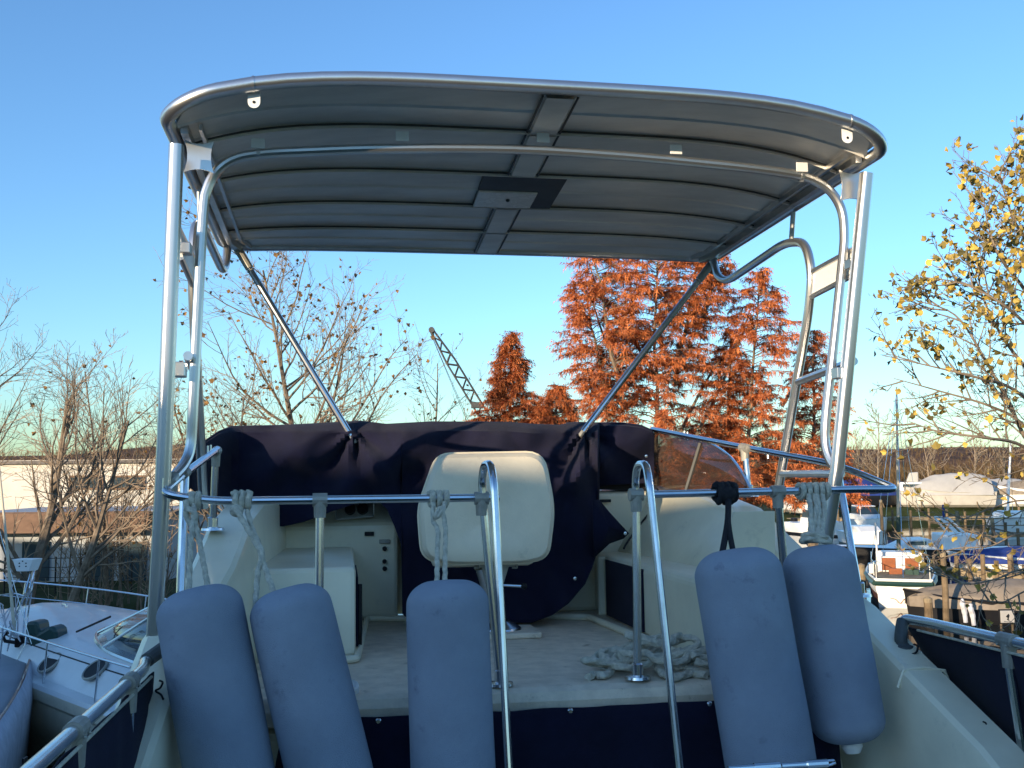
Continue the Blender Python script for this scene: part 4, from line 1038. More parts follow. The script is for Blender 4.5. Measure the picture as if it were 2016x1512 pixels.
m_ = MB(); p0, p1 = YP(-60, 1012, 33.9), YP(300, 1012, 33.9); m_.hexa([A(p0[0], 33.7, p0[2]), A(p1[0], 33.7, p0[2]), A(p1[0], 33.2, p0[2]-.62), A(p0[0], 33.2, p0[2]-.62)], A(0, .1, .05)); obj('eaves', m_, M['brick'], t)
for i, px in enumerate((70, 195, 262)):
    m_ = MB(); m_.box(YP(px, 1105, 33.96), (.9, .06, 1.3)); d_ = obj('window', m_, M['glass'], t, label=None)
# wire fence on the bank
fe = thing('wire_fence', 'dark wire fence with thin posts on the grassy bank', 'fence', base_at(180, 30.5))
for i, px in enumerate(range(10, 320, 50)):
    b = base_at(px, 30.5); m_ = MB(); m_.tube([b, b+A(0, 0, 1.15)], .025, 6); obj('post', m_, M['black'], fe)
m_ = MB()
for z_ in (.25, .55, .85, 1.12):
    m_.tube([base_at(10, 30.5)+A(0, 0, z_), base_at(110, 30.5)+A(0, 0, z_-.02), base_at(260, 30.5)+A(0, 0, z_)], .010, 4)
obj('wires', m_, M['black'], fe)
# crane
cr_ = thing('crane', 'dark lattice boom crane rising above the trees in the middle', 'crane', base_at(985, 88))
a_, b_ = YP(1018, 925, 88), YP(850, 650, 88); d = nrm(b_-a_); sidev = nrm(np.cross(d, A(0, 1, 0))); L = np.linalg.norm(b_-a_)
m_ = MB()
def wid(t): return .40*min(1, (1-t)*3.2+.28)*min(1, t*6+.4)
N = 22
for sx in (-1, 1):
    for sy in (-1, 1):
        m_.tube([lerp(a_, b_, k/N)+sidev*sx*wid(k/N)+A(0, sy*wid(k/N), 0) for k in range(N+1)], .085, 4)
for k in range(N):
    for sy in (-1, 1):
        s_ = 1 if k % 2 else -1
        m_.tube([lerp(a_, b_, k/N)+sidev*s_*wid(k/N)+A(0, sy*wid(k/N), 0), lerp(a_, b_, (k+1)/N)-sidev*s_*wid((k+1)/N)+A(0, sy*wid((k+1)/N), 0)], .05, 4)
obj('boom', m_, M['iron'], cr_)
m_ = MB(); m_.lathe(b_+A(0, -.3, 0), A(0, 1, 0), [(0, 0), (.26, 0), (.26, .6), (0, .6)], 12); obj('sheave', m_, M['iron'], cr_)
m_ = MB(); m_.box(lerp(a_, b_, .46), (1.1, .9, .5)); obj('boom_joint', m_, M['iron'], cr_)
m_ = MB()
for off in (.9, 1.15): m_.tube([b_+sidev*.2, lerp(a_, b_, .0)+sidev*(off+1.3)], .022, 4)
obj('pendant_line', m_, M['iron'], cr_)
m_ = MB(); bb = A(a_[0]+1.2, 88, .9); m_.box(bb+A(.8, 0, 2.3), (5.0, 3.0, 2.4)); m_.box(bb+A(-2.2, -.6, 2.1), (1.3, 1.4, 2.0)); obj('cab', m_, M['iron'], cr_, bevel=.08)
for s_ in (-1, 1):
    m_ = MB(); m_.box(bb+A(0, 1.7*s_, .55), (5.5, .8, 1.1)); obj('track', m_, M['black'], cr_, bevel=.3)

# ================================================================ other boats
class Loc:
    """local frame: x across (to the right of the bow), y towards the bow, z up from the water"""
    def __init__(s, o, head): s.o = np.array(o, float); s.y = A(math.sin(head), math.cos(head), 0); s.x = A(math.cos(head), -math.sin(head), 0); s.z = A(0, 0, 1)
    def __call__(s, x, y, z): return s.o+s.x*x+s.y*y+s.z*z
    def ax(s): return (s.x, s.y, s.z)
def hull_parts(t, l, L, W_, free, draft, mtop, mbot, mdeck, stern=.82, boot=.12, rise=.35, fb=None):
    m_ = MB(); d_ = MB(); rows = []; dk = []
    for k in range(17):
        u = k/16; hw_ = W_/2*(stern+(1-stern)*math.sin(min(1, u/.45)*math.pi/2) if u < .45 else math.cos(((u-.45)/.55)**1.35*math.pi/2*.985)); y = -L/2+L*u
        sh_ = free+rise*max(0, u-.3)**2*1.6+.05*(1-u); yy = lambda z: y+(.10*L*(z/sh_)*max(0, u-.7) if u > .7 else -.02*L*(z/sh_)*(1 if u < .06 else 0))
        pr = [(1, sh_), (.985, sh_*.6), (.93, boot), (.90, .0), (.60, -draft*.6), (0, -draft)]
        rows.append([l(hw_*a_, yy(max(0, z)), z) for a_, z in pr]+[l(-hw_*a_, yy(max(0, z)), z) for a_, z in pr[::-1][1:]])
        dk.append([l(hw_*a_, yy(sh_), sh_-.03+.05*(1-a_*a_)) for a_ in (1, .5, 0, -.5, -1)])
    n = len(rows[0])
    for i in range(16):
        for j in range(n-1):
            z = (rows[i][j][2]+rows[i][j+1][2])/2; mi = 1 if z < boot*.7 else 0
            m_.add([rows[i][j], rows[i][j+1], rows[i+1][j+1], rows[i+1][j]], [(0, 1, 2, 3)], mi, True)
    m_.add(rows[0], [tuple(range(n))], 0)
    obj('hull', m_, [mtop, mbot], t)
    d_.grid(dk); obj('deck', d_, mdeck, t)
    g = MB(); g.tube([r_[0] for r_ in dk], .035, 5); g.tube([r_[-1] for r_ in dk], .035, 5); g.tube([dk[0][0], dk[0][-1]], .03, 5); obj('gunwale', g, mtop, t)
    return rows, dk
def pbox(t, name, l, c, size, m, bevel=.04, mi=None, parent=None):
    m_ = MB(); m_.box(l(*c), size, l.ax()); return obj(name, m_, m, parent or t, bevel=bevel)
def ptube(t, name, pts, r_, m, n=6, parent=None): m_ = MB(); m_.tube(pts, r_, n); return obj(name, m_, m, parent or t)
def wpos(px, py, z=0.0): p = ZP(px, py, z); return p

# --- small sailing boat, stern towards us
p = wpos(1774, 1199); l = Loc(A(p[0]*(1+3.3/p[1]), p[1]+3.3, 0), R(19))
t = thing('sailing_boat', 'white sailing boat with green rail and varnished doors, its rounded stern towards us', 'sailboat', l(0, 0, 0))
hull_parts(t, l, 6.6, 2.15, .88, .7, M['white'], M['antifoul'], M['wood'], stern=.78, boot=.42)
m_ = MB(); 
for sx in (-1, 1): m_.tube([l(sx*.86, -3.36, .77), l(sx*1.0, -2.2, .77), l(sx*1.10, -.6, .8), l(sx*.97, 1.4, .9)], .085, 6)
m_.tube([l(-.86, -3.40, .77), l(0, -3.50, .77), l(.86, -3.40, .77)], .085, 6); obj('rubbing_strake', m_, M['green'], t)
m_ = MB(); m_.lathe(l(0, -3.36, .50), -l.y, [(0, .05), (.30, .05), (.34, .03), (.35, 0)], 20, sx=1.9, xdir=l.x); tp = obj('transom', m_, M['white'], t)
m_ = MB()
for a_ in (-1, 1): m_.tube(crom([l(a_*.42, -3.41, .32), l(a_*.25, -3.42, .28), l(a_*.12, -3.42, .16), l(0, -3.42, .30)], 4), .012, 5)
obj('scrollwork', m_, M['varnish'], tp)
pbox(t, 'cabin', l, (0, .1, 1.12), (1.5, 2.4, .62), M['white'])
pbox(t, 'wheelhouse', l, (0, -.3, 1.30), (1.25, .9, .5), M['white'])
for sx in (-1, 1):
    pbox(t, 'door', l, (sx*.36, -1.13, 1.18), (.42, .05, .42), M['varnish'], .01)
    pbox(t, 'door_post', l, (sx*.64, -1.16, 1.28), (.10, .06, .70), M['white'], .01)
pbox(t, 'cockpit_seat', l, (-.18, -1.9, .98), (.42, .3, .28), M['varnish'], .02); pbox(t, 'engine_box', l, (.32, -1.9, .96), (.44, .4, .30), M['green'], .02)
pbox(t, 'locker', l, (-.95, -1.3, .98), (.16, .5, .46), M['white'], .02)
for sx in (-1, 1):
    for k in range(3): ptube(t, 'stanchion', [l(sx*(.80+.06*k), -3.2+k*1.0, .82), l(sx*(.80+.06*k), -3.2+k*1.0, 1.34)], .016, M['steel'])
    ptube(t, 'guard_rail', [l(sx*.80, -3.2, 1.34), l(sx*.92, -1.2, 1.34), l(sx*.9, 1.2, 1.4)], .012, M['steel'])
mt = YP(1765, 762, l(0, .6, 0)[1]); mb_ = l(0.02, .6, 1.4)
ptube(t, 'mast', [mb_, lerp(mb_, mt, .5), mt], [.062, .05, .028], M['spar'], 8); ptube(t, 'sail_sleeve', [mb_, lerp(mb_, mt, .22)], .075, M['green'], 8)
ptube(t, 'boom', [l(.02, .5, 1.75), l(.05, -2.2, 1.75)], .04, M['varnish'])
for q in ((-.98, .2), (.98, .2), (0, -3.3), (-.6, -.2), (.55, 2.9)): ptube(t, 'stay', [lerp(mb_, mt, .97), l(q[0], q[1], .85)], .009, M['steel'], 4)
ptube(t, 'mizzen_pole', [l(-.72, -1.0, .9), l(-.74, -1.0, 2.6)], .03, M['white'], 6)
# --- black hulled yacht lying across
p = wpos(1840, 1119); l = Loc(A(p[0]+1.0, p[1]+1, 0), R(-82))
t = thing('motor_boat', 'black hulled boat with white cabin and radar arch lying across behind the sailing boat', 'boat', l(0, 0, 0))
hull_parts(t, l, 11.5, 2.9, .78, .5, M['blackhull'], M['blackhull'], M['white'], rise=.25)
m_ = MB(); m_.hexa([l(-.9, 2.6, .8), l(-.9, 1.7, 1.22), l(-.9, .9, 1.25), l(-.9, .6, .8)], l.x*1.8); obj('fore_cabin', m_, M['white'], t, bevel=.05)
pbox(t, 'cabin', l, (0, -.35, 1.12), (1.9, 1.5, .66), M['white'], .06); pbox(t, 'window', l, (-.96, 1.5, 1.08), (.04, .8, .16), M['glass'], .01)
for sx in (-1, 1): ptube(t, 'radar_arch', fillet([l(sx*.8, -.3, 1.4), l(sx*.5, .35, 2.15), l(sx*.5, .0, 2.15), l(sx*.6, -.7, 1.4)], .1), .05, M['white'], 7)
ptube(t, 'arch_bar', [l(-.5, .2, 2.15), l(.5, .2, 2.15)], .05, M['white'], 7)
ptube(t, 'life_buoy_pole', [l(-.5, .2, 2.1), l(-.5, .2, 2.75)], .05, M['blue'], 6)
# --- boat under blue cover
p = wpos(1965, 1116); l = Loc(A(p[0], p[1]-1.5, 0), R(-84))
t = thing('covered_boat', 'open boat under a sagging blue cover moored at the right beside the jetty', 'boat', l(0, 0, 0))
hull_parts(t, l, 5.2, 1.9, .55, .4, M['gelwhite'], M['blackhull'], M['wood'])
def cover(t, l, L, W_, z0, zr, m, sag=.08, name='cover', seed=1, skirt=.25, nose=.35):
    rows = []
    for k in range(22):
        u = k/21; y = -L/2+L*u; wv = W_/2*(1-max(0, (u-.5)/.5)**2*(1-nose)); hh = zr*math.sin(math.pi*min(1, max(0.0, .12+u*.88))**.8)**.6
        row = []
        for s_ in np.linspace(-1, 1, 15):
            z = z0+hh*(1-abs(s_)**1.6)+sag*noise.noise(Vector((u*7, s_*3, seed)))+.05*math.sin(u*30)*abs(s_)
            if abs(s_) > .98: z = z0-skirt
            row.append(l(wv*s_*(1.02 if abs(s_) > .98 else 1), y, z))
        rows.append(row)
    m_ = MB(); m_.grid(rows); m_.add(rows[0], [tuple(range(15))]); m_.add(rows[-1], [tuple(range(14, -1, -1))]); return obj(name, m_, m, t)
cover(t, l, 5.3, 2.0, .60, .42, M['blue'], seed=3)
# --- motor boats further out
def runabout(label, px, py, head, L, W_, mh=M['white'], wind=True, name='motor_boat', cat='boat'):
    p = wpos(px, py); l = Loc(A(p[0]*(1+L*.3/p[1]), p[1]+L*.3, 0), head); t = thing(name, label, cat, l(0, 0, 0))
    hull_parts(t, l, L, W_, .72, .35, mh, M['blackhull'], M['gelwhite'], stern=.9)
    m_ = MB(); m_.hexa([l(-W_*.38, L*.30, .78), l(-W_*.38, L*.12, 1.12), l(-W_*.38, -L*.18, 1.15), l(-W_*.38, -L*.2, .74)], l.x*W_*.76); obj('cabin', m_, M['gelwhite'], t, bevel=.06)
    if wind:
        m_ = MB(); m_.hexa([l(-W_*.33, L*.12, 1.10), l(-W_*.28, L*.02, 1.62), l(-W_*.28, -L*.14, 1.66), l(-W_*.34, -L*.19, 1.12)], l.x*W_*.64); obj('windscreen', m_, M['glass'], t, bevel=.05)
        m_ = MB(); m_.hexa([l(-W_*.31, L*.04, 1.62), l(-W_*.31, -L*.16, 1.66), l(-W_*.31, -L*.16, 1.74), l(-W_*.31, L*.04, 1.70)], l.x*W_*.62); obj('roof', m_, M['gelwhite'], t, bevel=.03)
    m_ = MB(); m_.box(l(0, -L*.53, .75), (.34, .42, .5), l.ax()); m_.box(l(0, -L*.53, .25), (.14, .2, .7), l.ax()); obj('outboard', m_, M['black'], t, bevel=.06)
    ptube(t, 'light_pole', [l(0, -L*.1, 1.7), l(0, -L*.1, 2.1)], .02, M['white']); m_ = MB(); m_.ball(l(0, -L*.1, 2.12), .07, 8); obj('mast_light', m_, M['white'], t)
    return t, l
runabout('white motor boat with dark windscreen moored left of the tall mast', 1706, 1046, R(172), 5.2, 2.1)
runabout('blue and white motor boat partly hidden by the rightmost fender rope', 1612, 1056, R(160), 5.0, 2.0)
runabout('small white boat with bow towards us just beyond the black hulled boat', 1702, 1078, R(178), 4.2, 1.7, wind=False)
# --- white boat with a mast at the right edge
p = wpos(2000, 1060); l = Loc(A(p[0]+.6, p[1]+2, 0), R(-150))
t = thing('sailing_boat', 'bright white yacht with twin mast poles cut by the right edge', 'sailboat', l(0, 0, 0))
hull_parts(t, l, 7.6, 2.6, 1.05, .7, M['white'], M['white'], M['white'])
pbox(t, 'cabin', l, (0, .2, 1.32), (1.6, 3.0, .5), M['white'], .1); pbox(t, 'window', l, (.82, .3, 1.36), (.04, 1.4, .14), M['glass'], .01)
a_ = YP(1990, 866, l(0, .6, 0)[1]); ptube(t, 'mast', [l(0, .6, 1.5), a_], [.09, .06], M['white'], 8); ptube(t, 'stay', [a_, l(0, -3.6, 1.1)], .012, M['steel'], 4); ptube(t, 'stay', [a_, l(0, 3.6, 1.3)], .012, M['steel'], 4)
# --- boats stored ashore
def ashore(label, px, Y, head, L, W_, mh, mc, zr, name='stored_boat', seed=1, extra=None, zl=1.15):
    b = base_at(px, Y); l = Loc(A(b[0], b[1], zl), head); t = thing(name, label, 'boat', A(b[0], b[1], .95), 'boats stored ashore')
    hull_parts(t, l, L, W_, 1.05, .35, mh, M['antifoul'], M['gelwhite'], boot=.18, rise=.8)
    if mc: cover(t, l, L*.96, W_*1.02, 1.12, zr, mc, sag=.16, seed=seed, skirt=.3)
    for k in (-.3, .05, .3):
        for sx in (-1, 1): ptube(t, 'prop', [l(sx*W_*.42, L*k, .3), l(sx*W_*.55, L*k, -.22)], .05, M['pile'], 5)
    return t, l
ashore('boat ashore under a deep blue cover, left of the tall mast', 1722, 88, R(80), 6.2, 2.5, M['blackhull'], M['blue'], 1.15, seed=2)
t, l = ashore('white cabin boat ashore with its bow pointing left, beside the blue covered one', 1800, 88, R(-70), 5.6, 2.4, M['aged'], None, 0)
pbox(t, 'cabin', l, (0, -.3, 1.5), (1.7, 2.6, .85), M['white'], .12); pbox(t, 'window', l, (-.86, -.2, 1.62), (.05, 1.8, .3), M['glass'], .02)
m_ = MB(); m_.hexa([l(-.7, -.6, 1.9), l(-.7, .4, 1.95), l(-.7, .1, 2.75), l(-.7, -.6, 2.8)], l.x*1.4); obj('canopy', m_, M['wrap'], t, bevel=.08)
ashore('long boat ashore under peaked white winter sheeting, right of the tall mast', 1868, 87, R(-78), 7.4, 2.6, M['aged'], M['wrap'], 1.6, seed=5)
ashore('boat ashore under pale sheeting with a low ridge at the right', 1962, 89, R(-80), 6.4, 2.6, M['aged'], M['wrap'], 1.05, seed=7)
ashore('boat ashore under grey brown sheeting at the right edge', 2040, 87, R(-85), 6.4, 2.6, M['gelwhite'], M['tan'], 1.1, seed=9)
ashore('pale hulled boat ashore seen just below the steel side rail', 1575, 80, R(175), 5.2, 2.3, M['gelwhite'], M['tan'], .45, seed=12)
ashore('boat ashore behind the left ones, its blue sheeting seen beside the roof post', 1680, 96, R(85), 6.0, 2.4, M['gelwhite'], M['blue'], .95, seed=15)
b = wpos(1838, 1016); l = Loc(A(b[0], b[1], .12), R(-86)); t = thing('rowing_boat', 'bright red open boat by the far quay below the white sheeting', 'boat', l(0, 0, 0))
hull_parts(t, l, 3.5, 1.3, .42, .2, M['redp'], M['redp'], M['redp'], boot=.05, rise=.1)
m_ = MB(); m_.box(l(0, .3, .5), (1.2, .22, .05), l.ax()); m_.box(l(0, -.8, .5), (1.2, .22, .05), l.ax()); obj('thwart', m_, M['wood'], t)
# --- jetties and piles
def jetty(label, a_, b_, Y0, Y1, wd, z, np_, rail=False):
    p0, p1 = ZP(*a_, z), ZP(*b_, z); d = nrm(p1-p0); L = np.linalg.norm(p1-p0); n_ = np.cross(A(0, 0, 1), d)
    t = thing('jetty', label, 'jetty', A(*(p0[:2]), 0)); m_ = MB(); k = int(L/.16)
    for i in range(k):
        q = p0+d*(L*(i+.5)/k)+n_*wd*.5; m_.box(q+A(0, 0, rng.uniform(-.006, .006)), (L/k*.9, wd, .045), (d, n_, A(0, 0, 1)))
    obj('decking', m_, M['wood'], t)
    m_ = MB(); m_.box((p0+p1)/2+A(0, 0, -.12)+n_*.06, (L, .1, .17), (d, n_, A(0, 0, 1))); obj('beam', m_, M['wood'], t)
    for i in range(np_):
        q = lerp(p0, p1, (i+.5)/np_); ptube(t, 'post', [A(q[0], q[1], -.5), A(q[0], q[1], z+rng.uniform(.25, .7))], .085, M['pile'], 8)
    if rail:
        m_ = MB(); m_.tube([p0+A(0, 0, .85), p1+A(0, 0, .85)], .035, 5); m_.tube([p0+A(0, 0, .45), p1+A(0, 0, .45)], .03, 5); obj('handrail', m_, M['wood'], t)
jetty('weathered wooden jetty with tall posts in front of the blue covered boat', (1822, 1118), (2060, 1134), 0, 0, .75, .62, 9)
jetty('narrow wooden jetty with handrail leading to the bright white yacht', (1872, 1052), (2040, 1050), 0, 0, 1.1, .7, 7, True)
jetty('long low quay staging below the stored boats', (1560, 1022), (2060, 1016), 0, 0, 1.4, .75, 14)
for i, (px, pt, pb, r_, lab) in enumerate(((1863, 1088, 1236, .085, 'dark mooring pile beside the boat with the tan cover'), (1888, 1008, 1090, .10, 'tall pale mooring pile beyond the blue covered boat'), (1955, 1020, 1064, .12, 'stubby pale pile below the stored boats near the handrail'), (1829, 1178, 1236, .12, 'short weathered pile at the quarter of the small sailing boat'), (1737, 985, 1062, .10, 'brown pile between the white motor boat and the mast'), (1697, 1112, 1152, .14, 'pale square topped pile left of the small sailing boat'), (1960, 1128, 1160, .09, 'thin pile standing through the near jetty'), (1990, 1092, 1130, .12, 'thick brown pile at the right edge by the blue cover'))):
    p = wpos(px, pb); q = YP(px, pt, p[1]); t = thing('mooring_pile', lab, 'pile', A(p[0], p[1], 0), 'mooring piles in the harbour')
    ptube(t, 'timber', [A(p[0], p[1], -.8), A(p[0]+.02, p[1], q[2]*.5), A(p[0], p[1], q[2])], [r_*1.1, r_, r_*.92], M['pile'] if i not in (1, 2, 5) else M['wood'], 10)
    m_ = MB(); m_.lathe(A(p[0], p[1], q[2]), A(0, 0, 1), [(r_*.95, -.12), (r_*1.02, 0), (r_*.3, .05), (0, .06)], 10); obj('cap', m_, M['wood'], t)
# --- tan covered boat and things at its side
p = wpos(1975, 1228); l = Loc(A(p[0], p[1]+.6, 0), R(-80))
t = thing('covered_boat', 'nearest moored boat at the right under a leaf strewn tan cover', 'boat', l(0, 0, 0))
hull_parts(t, l, 4.6, 1.9, .62, .4, M['blackhull'], M['blackhull'], M['wood']); cv = cover(t, l, 4.7, 2.0, .68, .50, M['tan'], seed=8, sag=.12)
m_ = MB()
for _ in range(150): add_leaf(m_, l(rng.uniform(-.9, .6), rng.uniform(-2.2, 1.8), 0)+A(0, 0, .98+rng.uniform(-.1, .12)), .07, rng, 0)
for px, py in ((1882, 1168), (1884, 1182), (1886, 1196)):
    pass
p = wpos(1884, 1214); t = thing('fender_stack', 'pale rolled fender with three dark lashings at the bow of the tan covered boat', 'fender', A(p[0], p[1], 0))
q0, q1 = A(p[0]-.22, p[1], .30), A(p[0]+.28, p[1], .34)
m_ = MB(); m_.tube([q0+A(0, 0, .40), q0+A(0, 0, .38), q0+A(.02, 0, .3), q0+A(.05, 0, -.1), q0+A(.1, 0, -.2)], [.02, .14, .2, .2, .1], 12); obj('body', m_, M['palewrap'], t)
m_ = MB()
for k in range(3): m_.tube([q0+A(.03, 0, .22-.13*k-.015), q0+A(.03, 0, .22-.13*k+.015)], .208, 14)
obj('lashing', m_, M['black'], t)
p = wpos(1905, 1240); t = thing('sail_bag', 'white sail bundle hanging in two folds beside the tan covered boat', 'sail', A(p[0], p[1], 0))
m_ = MB()
for dx, h0, h1 in ((-.1, .85, .2), (.12, .72, .12)): m_.tube(crom([A(p[0]+dx, p[1], h0), A(p[0]+dx-.03, p[1]-.05, h0-.15), A(p[0]+dx+.03, p[1], (h0+h1)/2), A(p[0]+dx+.06, p[1], h1)], 5), [.02]*1+[.05]*3+[.075]*8+[.06]*4, 8)
obj('cloth', m_, M['palewrap'], t)
p = wpos(1975, 1250); t = thing('notice_board', 'small pale framed notice board with a dark mark by the near jetty', 'sign', A(p[0], p[1], 0))
q = YP(1983, 1214, p[1]); m_ = MB(); m_.box(q, (.36, .05, .32)); bd = obj('board', m_, M['wrap'], t, bevel=.01)
m_ = MB(); m_.box(q+A(0, .03, 0), (.42, .04, .38)); obj('frame', m_, M['black'], t)
m_ = MB(); m_.hexa([q+A(x, -.03, z) for x, z in ((-.02, .04), (.03, .08), (.05, .03), (.02, -.06), (.04, -.09), (-.03, -.08), (0, -.03), (-.05, 0))], A(0, .004, 0)); obj('mark', m_, M['blackhull'], t)
for sx in (-.15, .15): ptube(t, 'post', [A(q[0]+sx, q[1]+.05, -.3), A(q[0]+sx, q[1]+.05, q[2])], .03, M['pile'], 6)

# ================================================================ white cabin cruiser moored to the left
O_ = ZP(185, 1403, 1.3); ua = A(-.73, .68, 0); ua = nrm(ua); ba = A(ua[1], -ua[0], 0)
def K(t_, s_, z): return A(O_[0], O_[1], 0)+ua*t_+ba*s_+A(0, 0, z)
t = thing('cabin_cruiser', 'white cabin cruiser with two round portlights and a raked windscreen moored at the left', 'boat', K(2, 1.8, 0))
W2 = 3.6; rows = []; hl = []
def half(t_): return W2/2*(1-max(0, (t_-3.5)/6.3)**2.1)
for t_ in np.linspace(-5, 9.75, 30):
    hf = max(.02, half(t_)); c = W2/2; zs = 1.30+.30*max(0, (t_+1)/10)**1.5
    cab = max(0, 1-max(0, (t_-6.0)/2.6)) ; i_ = lambda q: min(q, hf*.6)
    S = [(c-hf, zs), (c-hf+.03, zs+.06), (c-hf+i_(.22), zs+.07), (c-hf+i_(.40), zs+.07+.30*cab), (c-hf+i_(.62), zs+.10+.40*cab), (c-hf*.3, zs+.12+.47*cab), (c, zs+.13+.50*cab)]
    S = S+[(2*c-a_, b_) for a_, b_ in S[::-1][1:]]; rows.append([K(t_, a_, b_) for a_, b_ in S])
    H = [(c-hf, zs), (c-hf+.02, zs-.16), (c-hf*.96, zs-.22), (c-hf*.94, zs-.55), (c-hf*.78, .35), (c-hf*.70, 0), (c-hf*.3, -.5)]
    H = H+[(2*c-a_, b_) for a_, b_ in H[::-1]]; hl.append([K(t_, a_, b_) for a_, b_ in H])
m_ = MB(); m_.grid(rows); obj('deck', m_, M['gelwhite'], t)
m_ = MB(); m_.grid(hl); m_.add(hl[0], [tuple(range(len(hl[0])))]); obj('hull', m_, M['vinyl'], t)
def dz(t_, s_):
    c = W2/2; hf = max(.02, half(t_)); zs = 1.30+.30*max(0, (t_+1)/10)**1.5; e = min(s_, 2*c-s_)-(c-hf); cab = max(0, 1-max(0, (t_-6.0)/2.6))
    return zs+interp(e, [0, .03, .22, .40, .62, hf*.7, hf], [0, .06, .07, .07+.30*cab, .10+.40*cab, .12+.47*cab, .13+.50*cab])
m_ = MB(); m_.tube([K(t_, .45+W2/2-half(t_), dz(t_, .45+W2/2-half(t_))+.004) for t_ in np.linspace(-2, 6, 18)], .012, 5); obj('groove_line', m_, M['black'], t)
for px, py in ((99, 1304), (188, 1318)):
    q = None
    for s_ in np.linspace(.22, 1.1, 30):
        for t_ in np.linspace(-1, 4, 101):
            p = K(t_, s_, dz(t_, s_)); d = ray(px, py); e = np.linalg.norm((p-EYE)/(p-EYE)[1]-d/d[1])
            if q is None or e < q[0]: q = (e, t_, s_, p)
    p = q[3]; nn = nrm(ba*-.62+A(0, 0, .78))
    m_ = MB(); m_.lathe(p+nn*.0, nn, [(.15, .0), (.20, .0), (.20, .03), (.185, .04), (.17, .03), (.168, .0)], 24, sx=1.15, xdir=ua); pl_ = obj('portlight', m_, M['fitting'], t)
    m_ = MB(); m_.lathe(p+nn*.005, nn, [(0, .022), (.172, .022)], 24, sx=1.15, xdir=ua); obj('pane', m_, M['black'], pl_)
# windscreen
ft = crom([K(-2.2, .62, 1.78), K(.2, .66, 1.84), K(1.5, .80, 1.88), K(2.6, 1.22, 1.93), K(3.0, 1.8, 1.96), K(2.6, 2.38, 1.93), K(1.5, 2.80, 1.88), K(-2.2, 3.0, 1.78)], 6)
tp_ = crom([K(-2.6, .78, 2.52), K(-.9, .80, 2.52), K(.1, .92, 2.50), K(.9, 1.28, 2.50), K(1.15, 1.8, 2.50), K(.9, 2.32, 2.50), K(.1, 2.68, 2.50), K(-2.6, 2.85, 2.52)], 6)
m_ = MB(); m_.grid([ft, tp_]); wsc = obj('windscreen', m_, M['glass'], t, solid=.02)
for P_ in (ft, tp_): ptube(t, 'frame', P_, .035, M['steel'], 6, parent=wsc)
for i in (12, 18, 24, 30): ptube(t, 'mullion', [ft[i], tp_[i]], .03, M['steel'], 6, parent=wsc)
ptube(t, 'wiper', [K(2.75, .95, 1.98), K(1.9, 1.1, 2.28)], .018, M['black'], 5, parent=wsc)
m_ = MB(); m_.hexa([K(-4.8, .7, 1.3), K(-4.8, .75, 2.58), K(-1.6, .75, 2.6), K(-.8, .7, 1.7)], ba*2.2); obj('cockpit_canopy', m_, M['gelwhite'], t, bevel=.08)
for sd in (0, 1):
    def rp(t_, h): 
        s_ = W2/2-half(t_)+.10; s_ = s_ if sd == 0 else W2-s_; zs = 1.36+.30*max(0, (t_+1)/10)**1.5; return K(t_, s_, zs+h)
    ptube(t, 'pulpit_rail', [rp(t_, .62) for t_ in np.linspace(-.8, 9.3, 22)], .017, M['steel'], 6)
    if sd: ptube(t, 'lower_rail', [rp(t_, .30) for t_ in np.linspace(.2, 9.3, 22)], .009, M['steel'], 5)
    for t_ in (.2, 1.9, 3.6, 5.3, 7.0, 8.6): ptube(t, 'stanchion', [rp(t_, 0), rp(t_-.10, .62)], .014, M['steel'], 6)
for t_, s_ in ((4.9, .55), (5.2, 1.8), (3.4, 2.9)):
    m_ = MB(); p = K(t_, s_, dz(t_, s_)); m_.tube(fillet([p-ua*.1, p-ua*.08+A(0, 0, .05), p+ua*.08+A(0, 0, .05), p+ua*.1], .03), .014, 6); obj('cleat', m_, M['steel'], t)

# ================================================================ sailing boat gear at the far left edge
O2 = ZP(62, 1300, 1.55); l = Loc(A(O2[0]-1.15, O2[1]-1.2, 0), R(-12))
t = thing('sailing_boat', 'grey white sailing boat at the far left edge with its pushpit crowded with gear', 'sailboat', l(0, 0, 0))
S1 = [(62, 1262, 1.62), (60, 1290, 1.6), (46, 1335, 1.58), (18, 1388, 1.56), (-40, 1470, 1.55), (-90, 1560, 1.55)]
S2 = [(66, 1275, 1.45), (68, 1335, 1.25), (56, 1395, 1.1), (28, 1455, 1.0), (-20, 1540, .95), (-60, 1620, .9)]
a1 = crom([ZP(*q) for q in S1], 5); a2 = crom([YP(q[0], q[1], ZP(*S1[i])[1]-.25) for i, q in enumerate(S2)], 5)
a3 = [p+A(-.1, -.05, -1.5) for p in a2]; a0 = [p+A(-1.5, .3, .0) for p in a1]; a00 = [p+A(-.05, 0, -.06) for p in a1]
m_ = MB(); m_.grid([a1, [lerp(p, q, .5)+A(.04, -.02, 0) for p, q in zip(a1, a2)], a2, a3]); obj('hull', m_, M['palewrap'], t, solid=.03)
m_ = MB(); m_.grid([a00, a0]); obj('deck', m_, M['wallgrey'], t, solid=.03)
ptube(t, 'toe_rail', a1, .02, M['varnish'], 6)
Yg = O2[1]
def G(px, py, dy=0): return YP(px, py, Yg+dy)
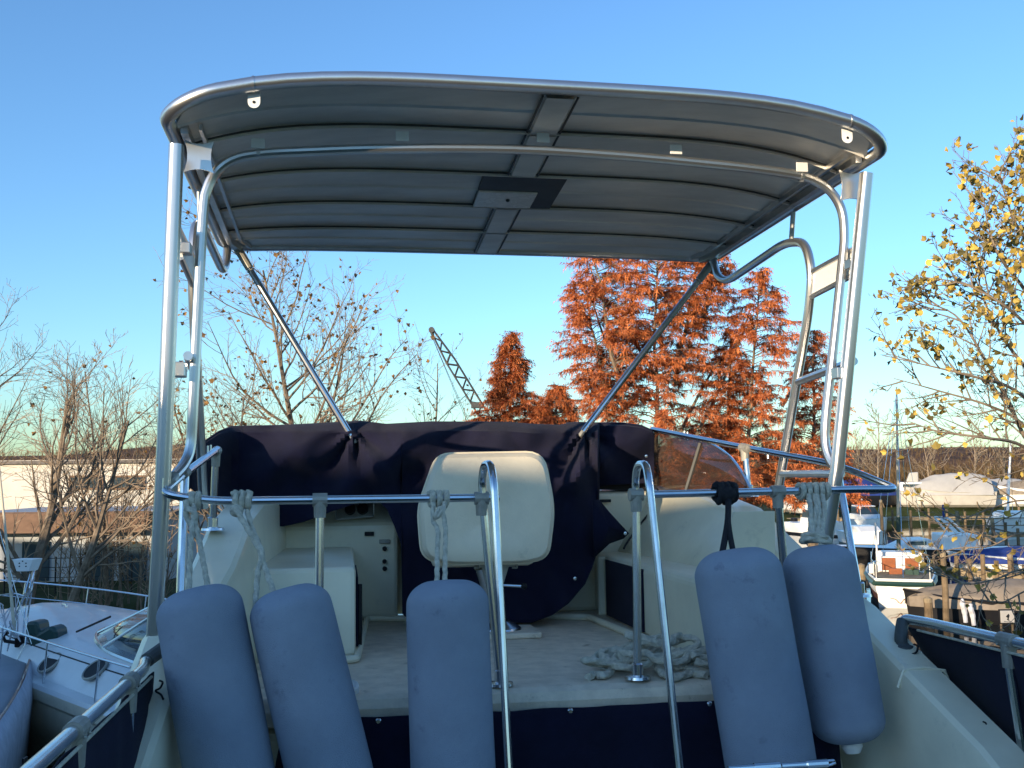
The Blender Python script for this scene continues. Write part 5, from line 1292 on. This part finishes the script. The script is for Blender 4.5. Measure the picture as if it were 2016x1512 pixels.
for pts in ([(28, 1240), (40, 1190), (58, 1160), (66, 1120)], [(50, 1270), (55, 1210), (62, 1165), (70, 1108)], [(0, 1260), (25, 1225), (48, 1170), (60, 1130)], [(45, 1250), (50, 1190), (66, 1140)], [(5, 1245), (-20, 1235)], [(0, 1172), (30, 1168), (48, 1174)]):
    ptube(t, 'pushpit_rail', fillet([G(x, y, (i % 2)*.2) for i, (x, y) in enumerate(pts)], .1), .013, M['steel'], 6)
pl = G(45, 1111, .1); m_ = MB(); m_.hexa([G(24, 1101), G(66, 1101), G(56, 1125), G(32, 1125)], A(.05, .22, 0)); sp = obj('stern_box', m_, M['white'], t, bevel=.01)
for x, y in ((38, 1109), (51, 1109), (38, 1115), (51, 1115), (44.5, 1105)):
    m_ = MB(); m_.lathe(G(x, y, -.005), A(0, -1, 0), [(0, .004), (.011, .004), (.011, -.01)], 8); obj('vent_hole', m_, M['black'], sp)
m_ = MB(); m_.hexa([G(50, 1224), G(72, 1224), G(76, 1245), G(98, 1232), G(110, 1240), (G(111, 1258)), G(104, 1268), G(66, 1288), G(52, 1262)], A(.05, .35, 0)); obj('outboard', m_, M['green'], t, bevel=.05)
m_ = MB(); m_.tube([G(x, y, .1) for x, y in ((30, 1265), (10, 1262), (6, 1252), (16, 1245))], .03, 8); obj('horseshoe_buoy', m_, M['black'], t)
m_ = MB(); m_.box(G(42, 1262, .3), (.14, .2, .18)); obj('winch', m_, M['black'], t, bevel=.02)
m_ = MB(); r3 = random.Random(2)
for k in range(9):
    x0_, y0_ = r3.uniform(4, 34), r3.uniform(1150, 1255); m_.tube(crom([G(x0_+r3.uniform(-14, 14), y0_+r3.uniform(-34, 34), r3.uniform(-.1, .3)) for _ in range(4)], 5), .010, 5)
obj('coiled_line', m_, M['palewrap'], t)
ptube(t, 'flag_staff', [G(28, 1240), G(14, 1080), G(-2, 915)], [.028, .022, .015], M['spar'], 8)
ptube(t, 'stay', [G(62, 1268), G(30, 1160), G(-10, 1010)], .007, M['steel'], 5); ptube(t, 'stay', [G(50, 1268), G(8, 1350), G(-30, 1420)], .008, M['steel'], 5)
m_ = MB(); m_.box(ZP(8, 1485, 1.2)+A(.25, 0, -.1), (.02, .1, .12)); obj('name_mark', m_, M['blackhull'], t)
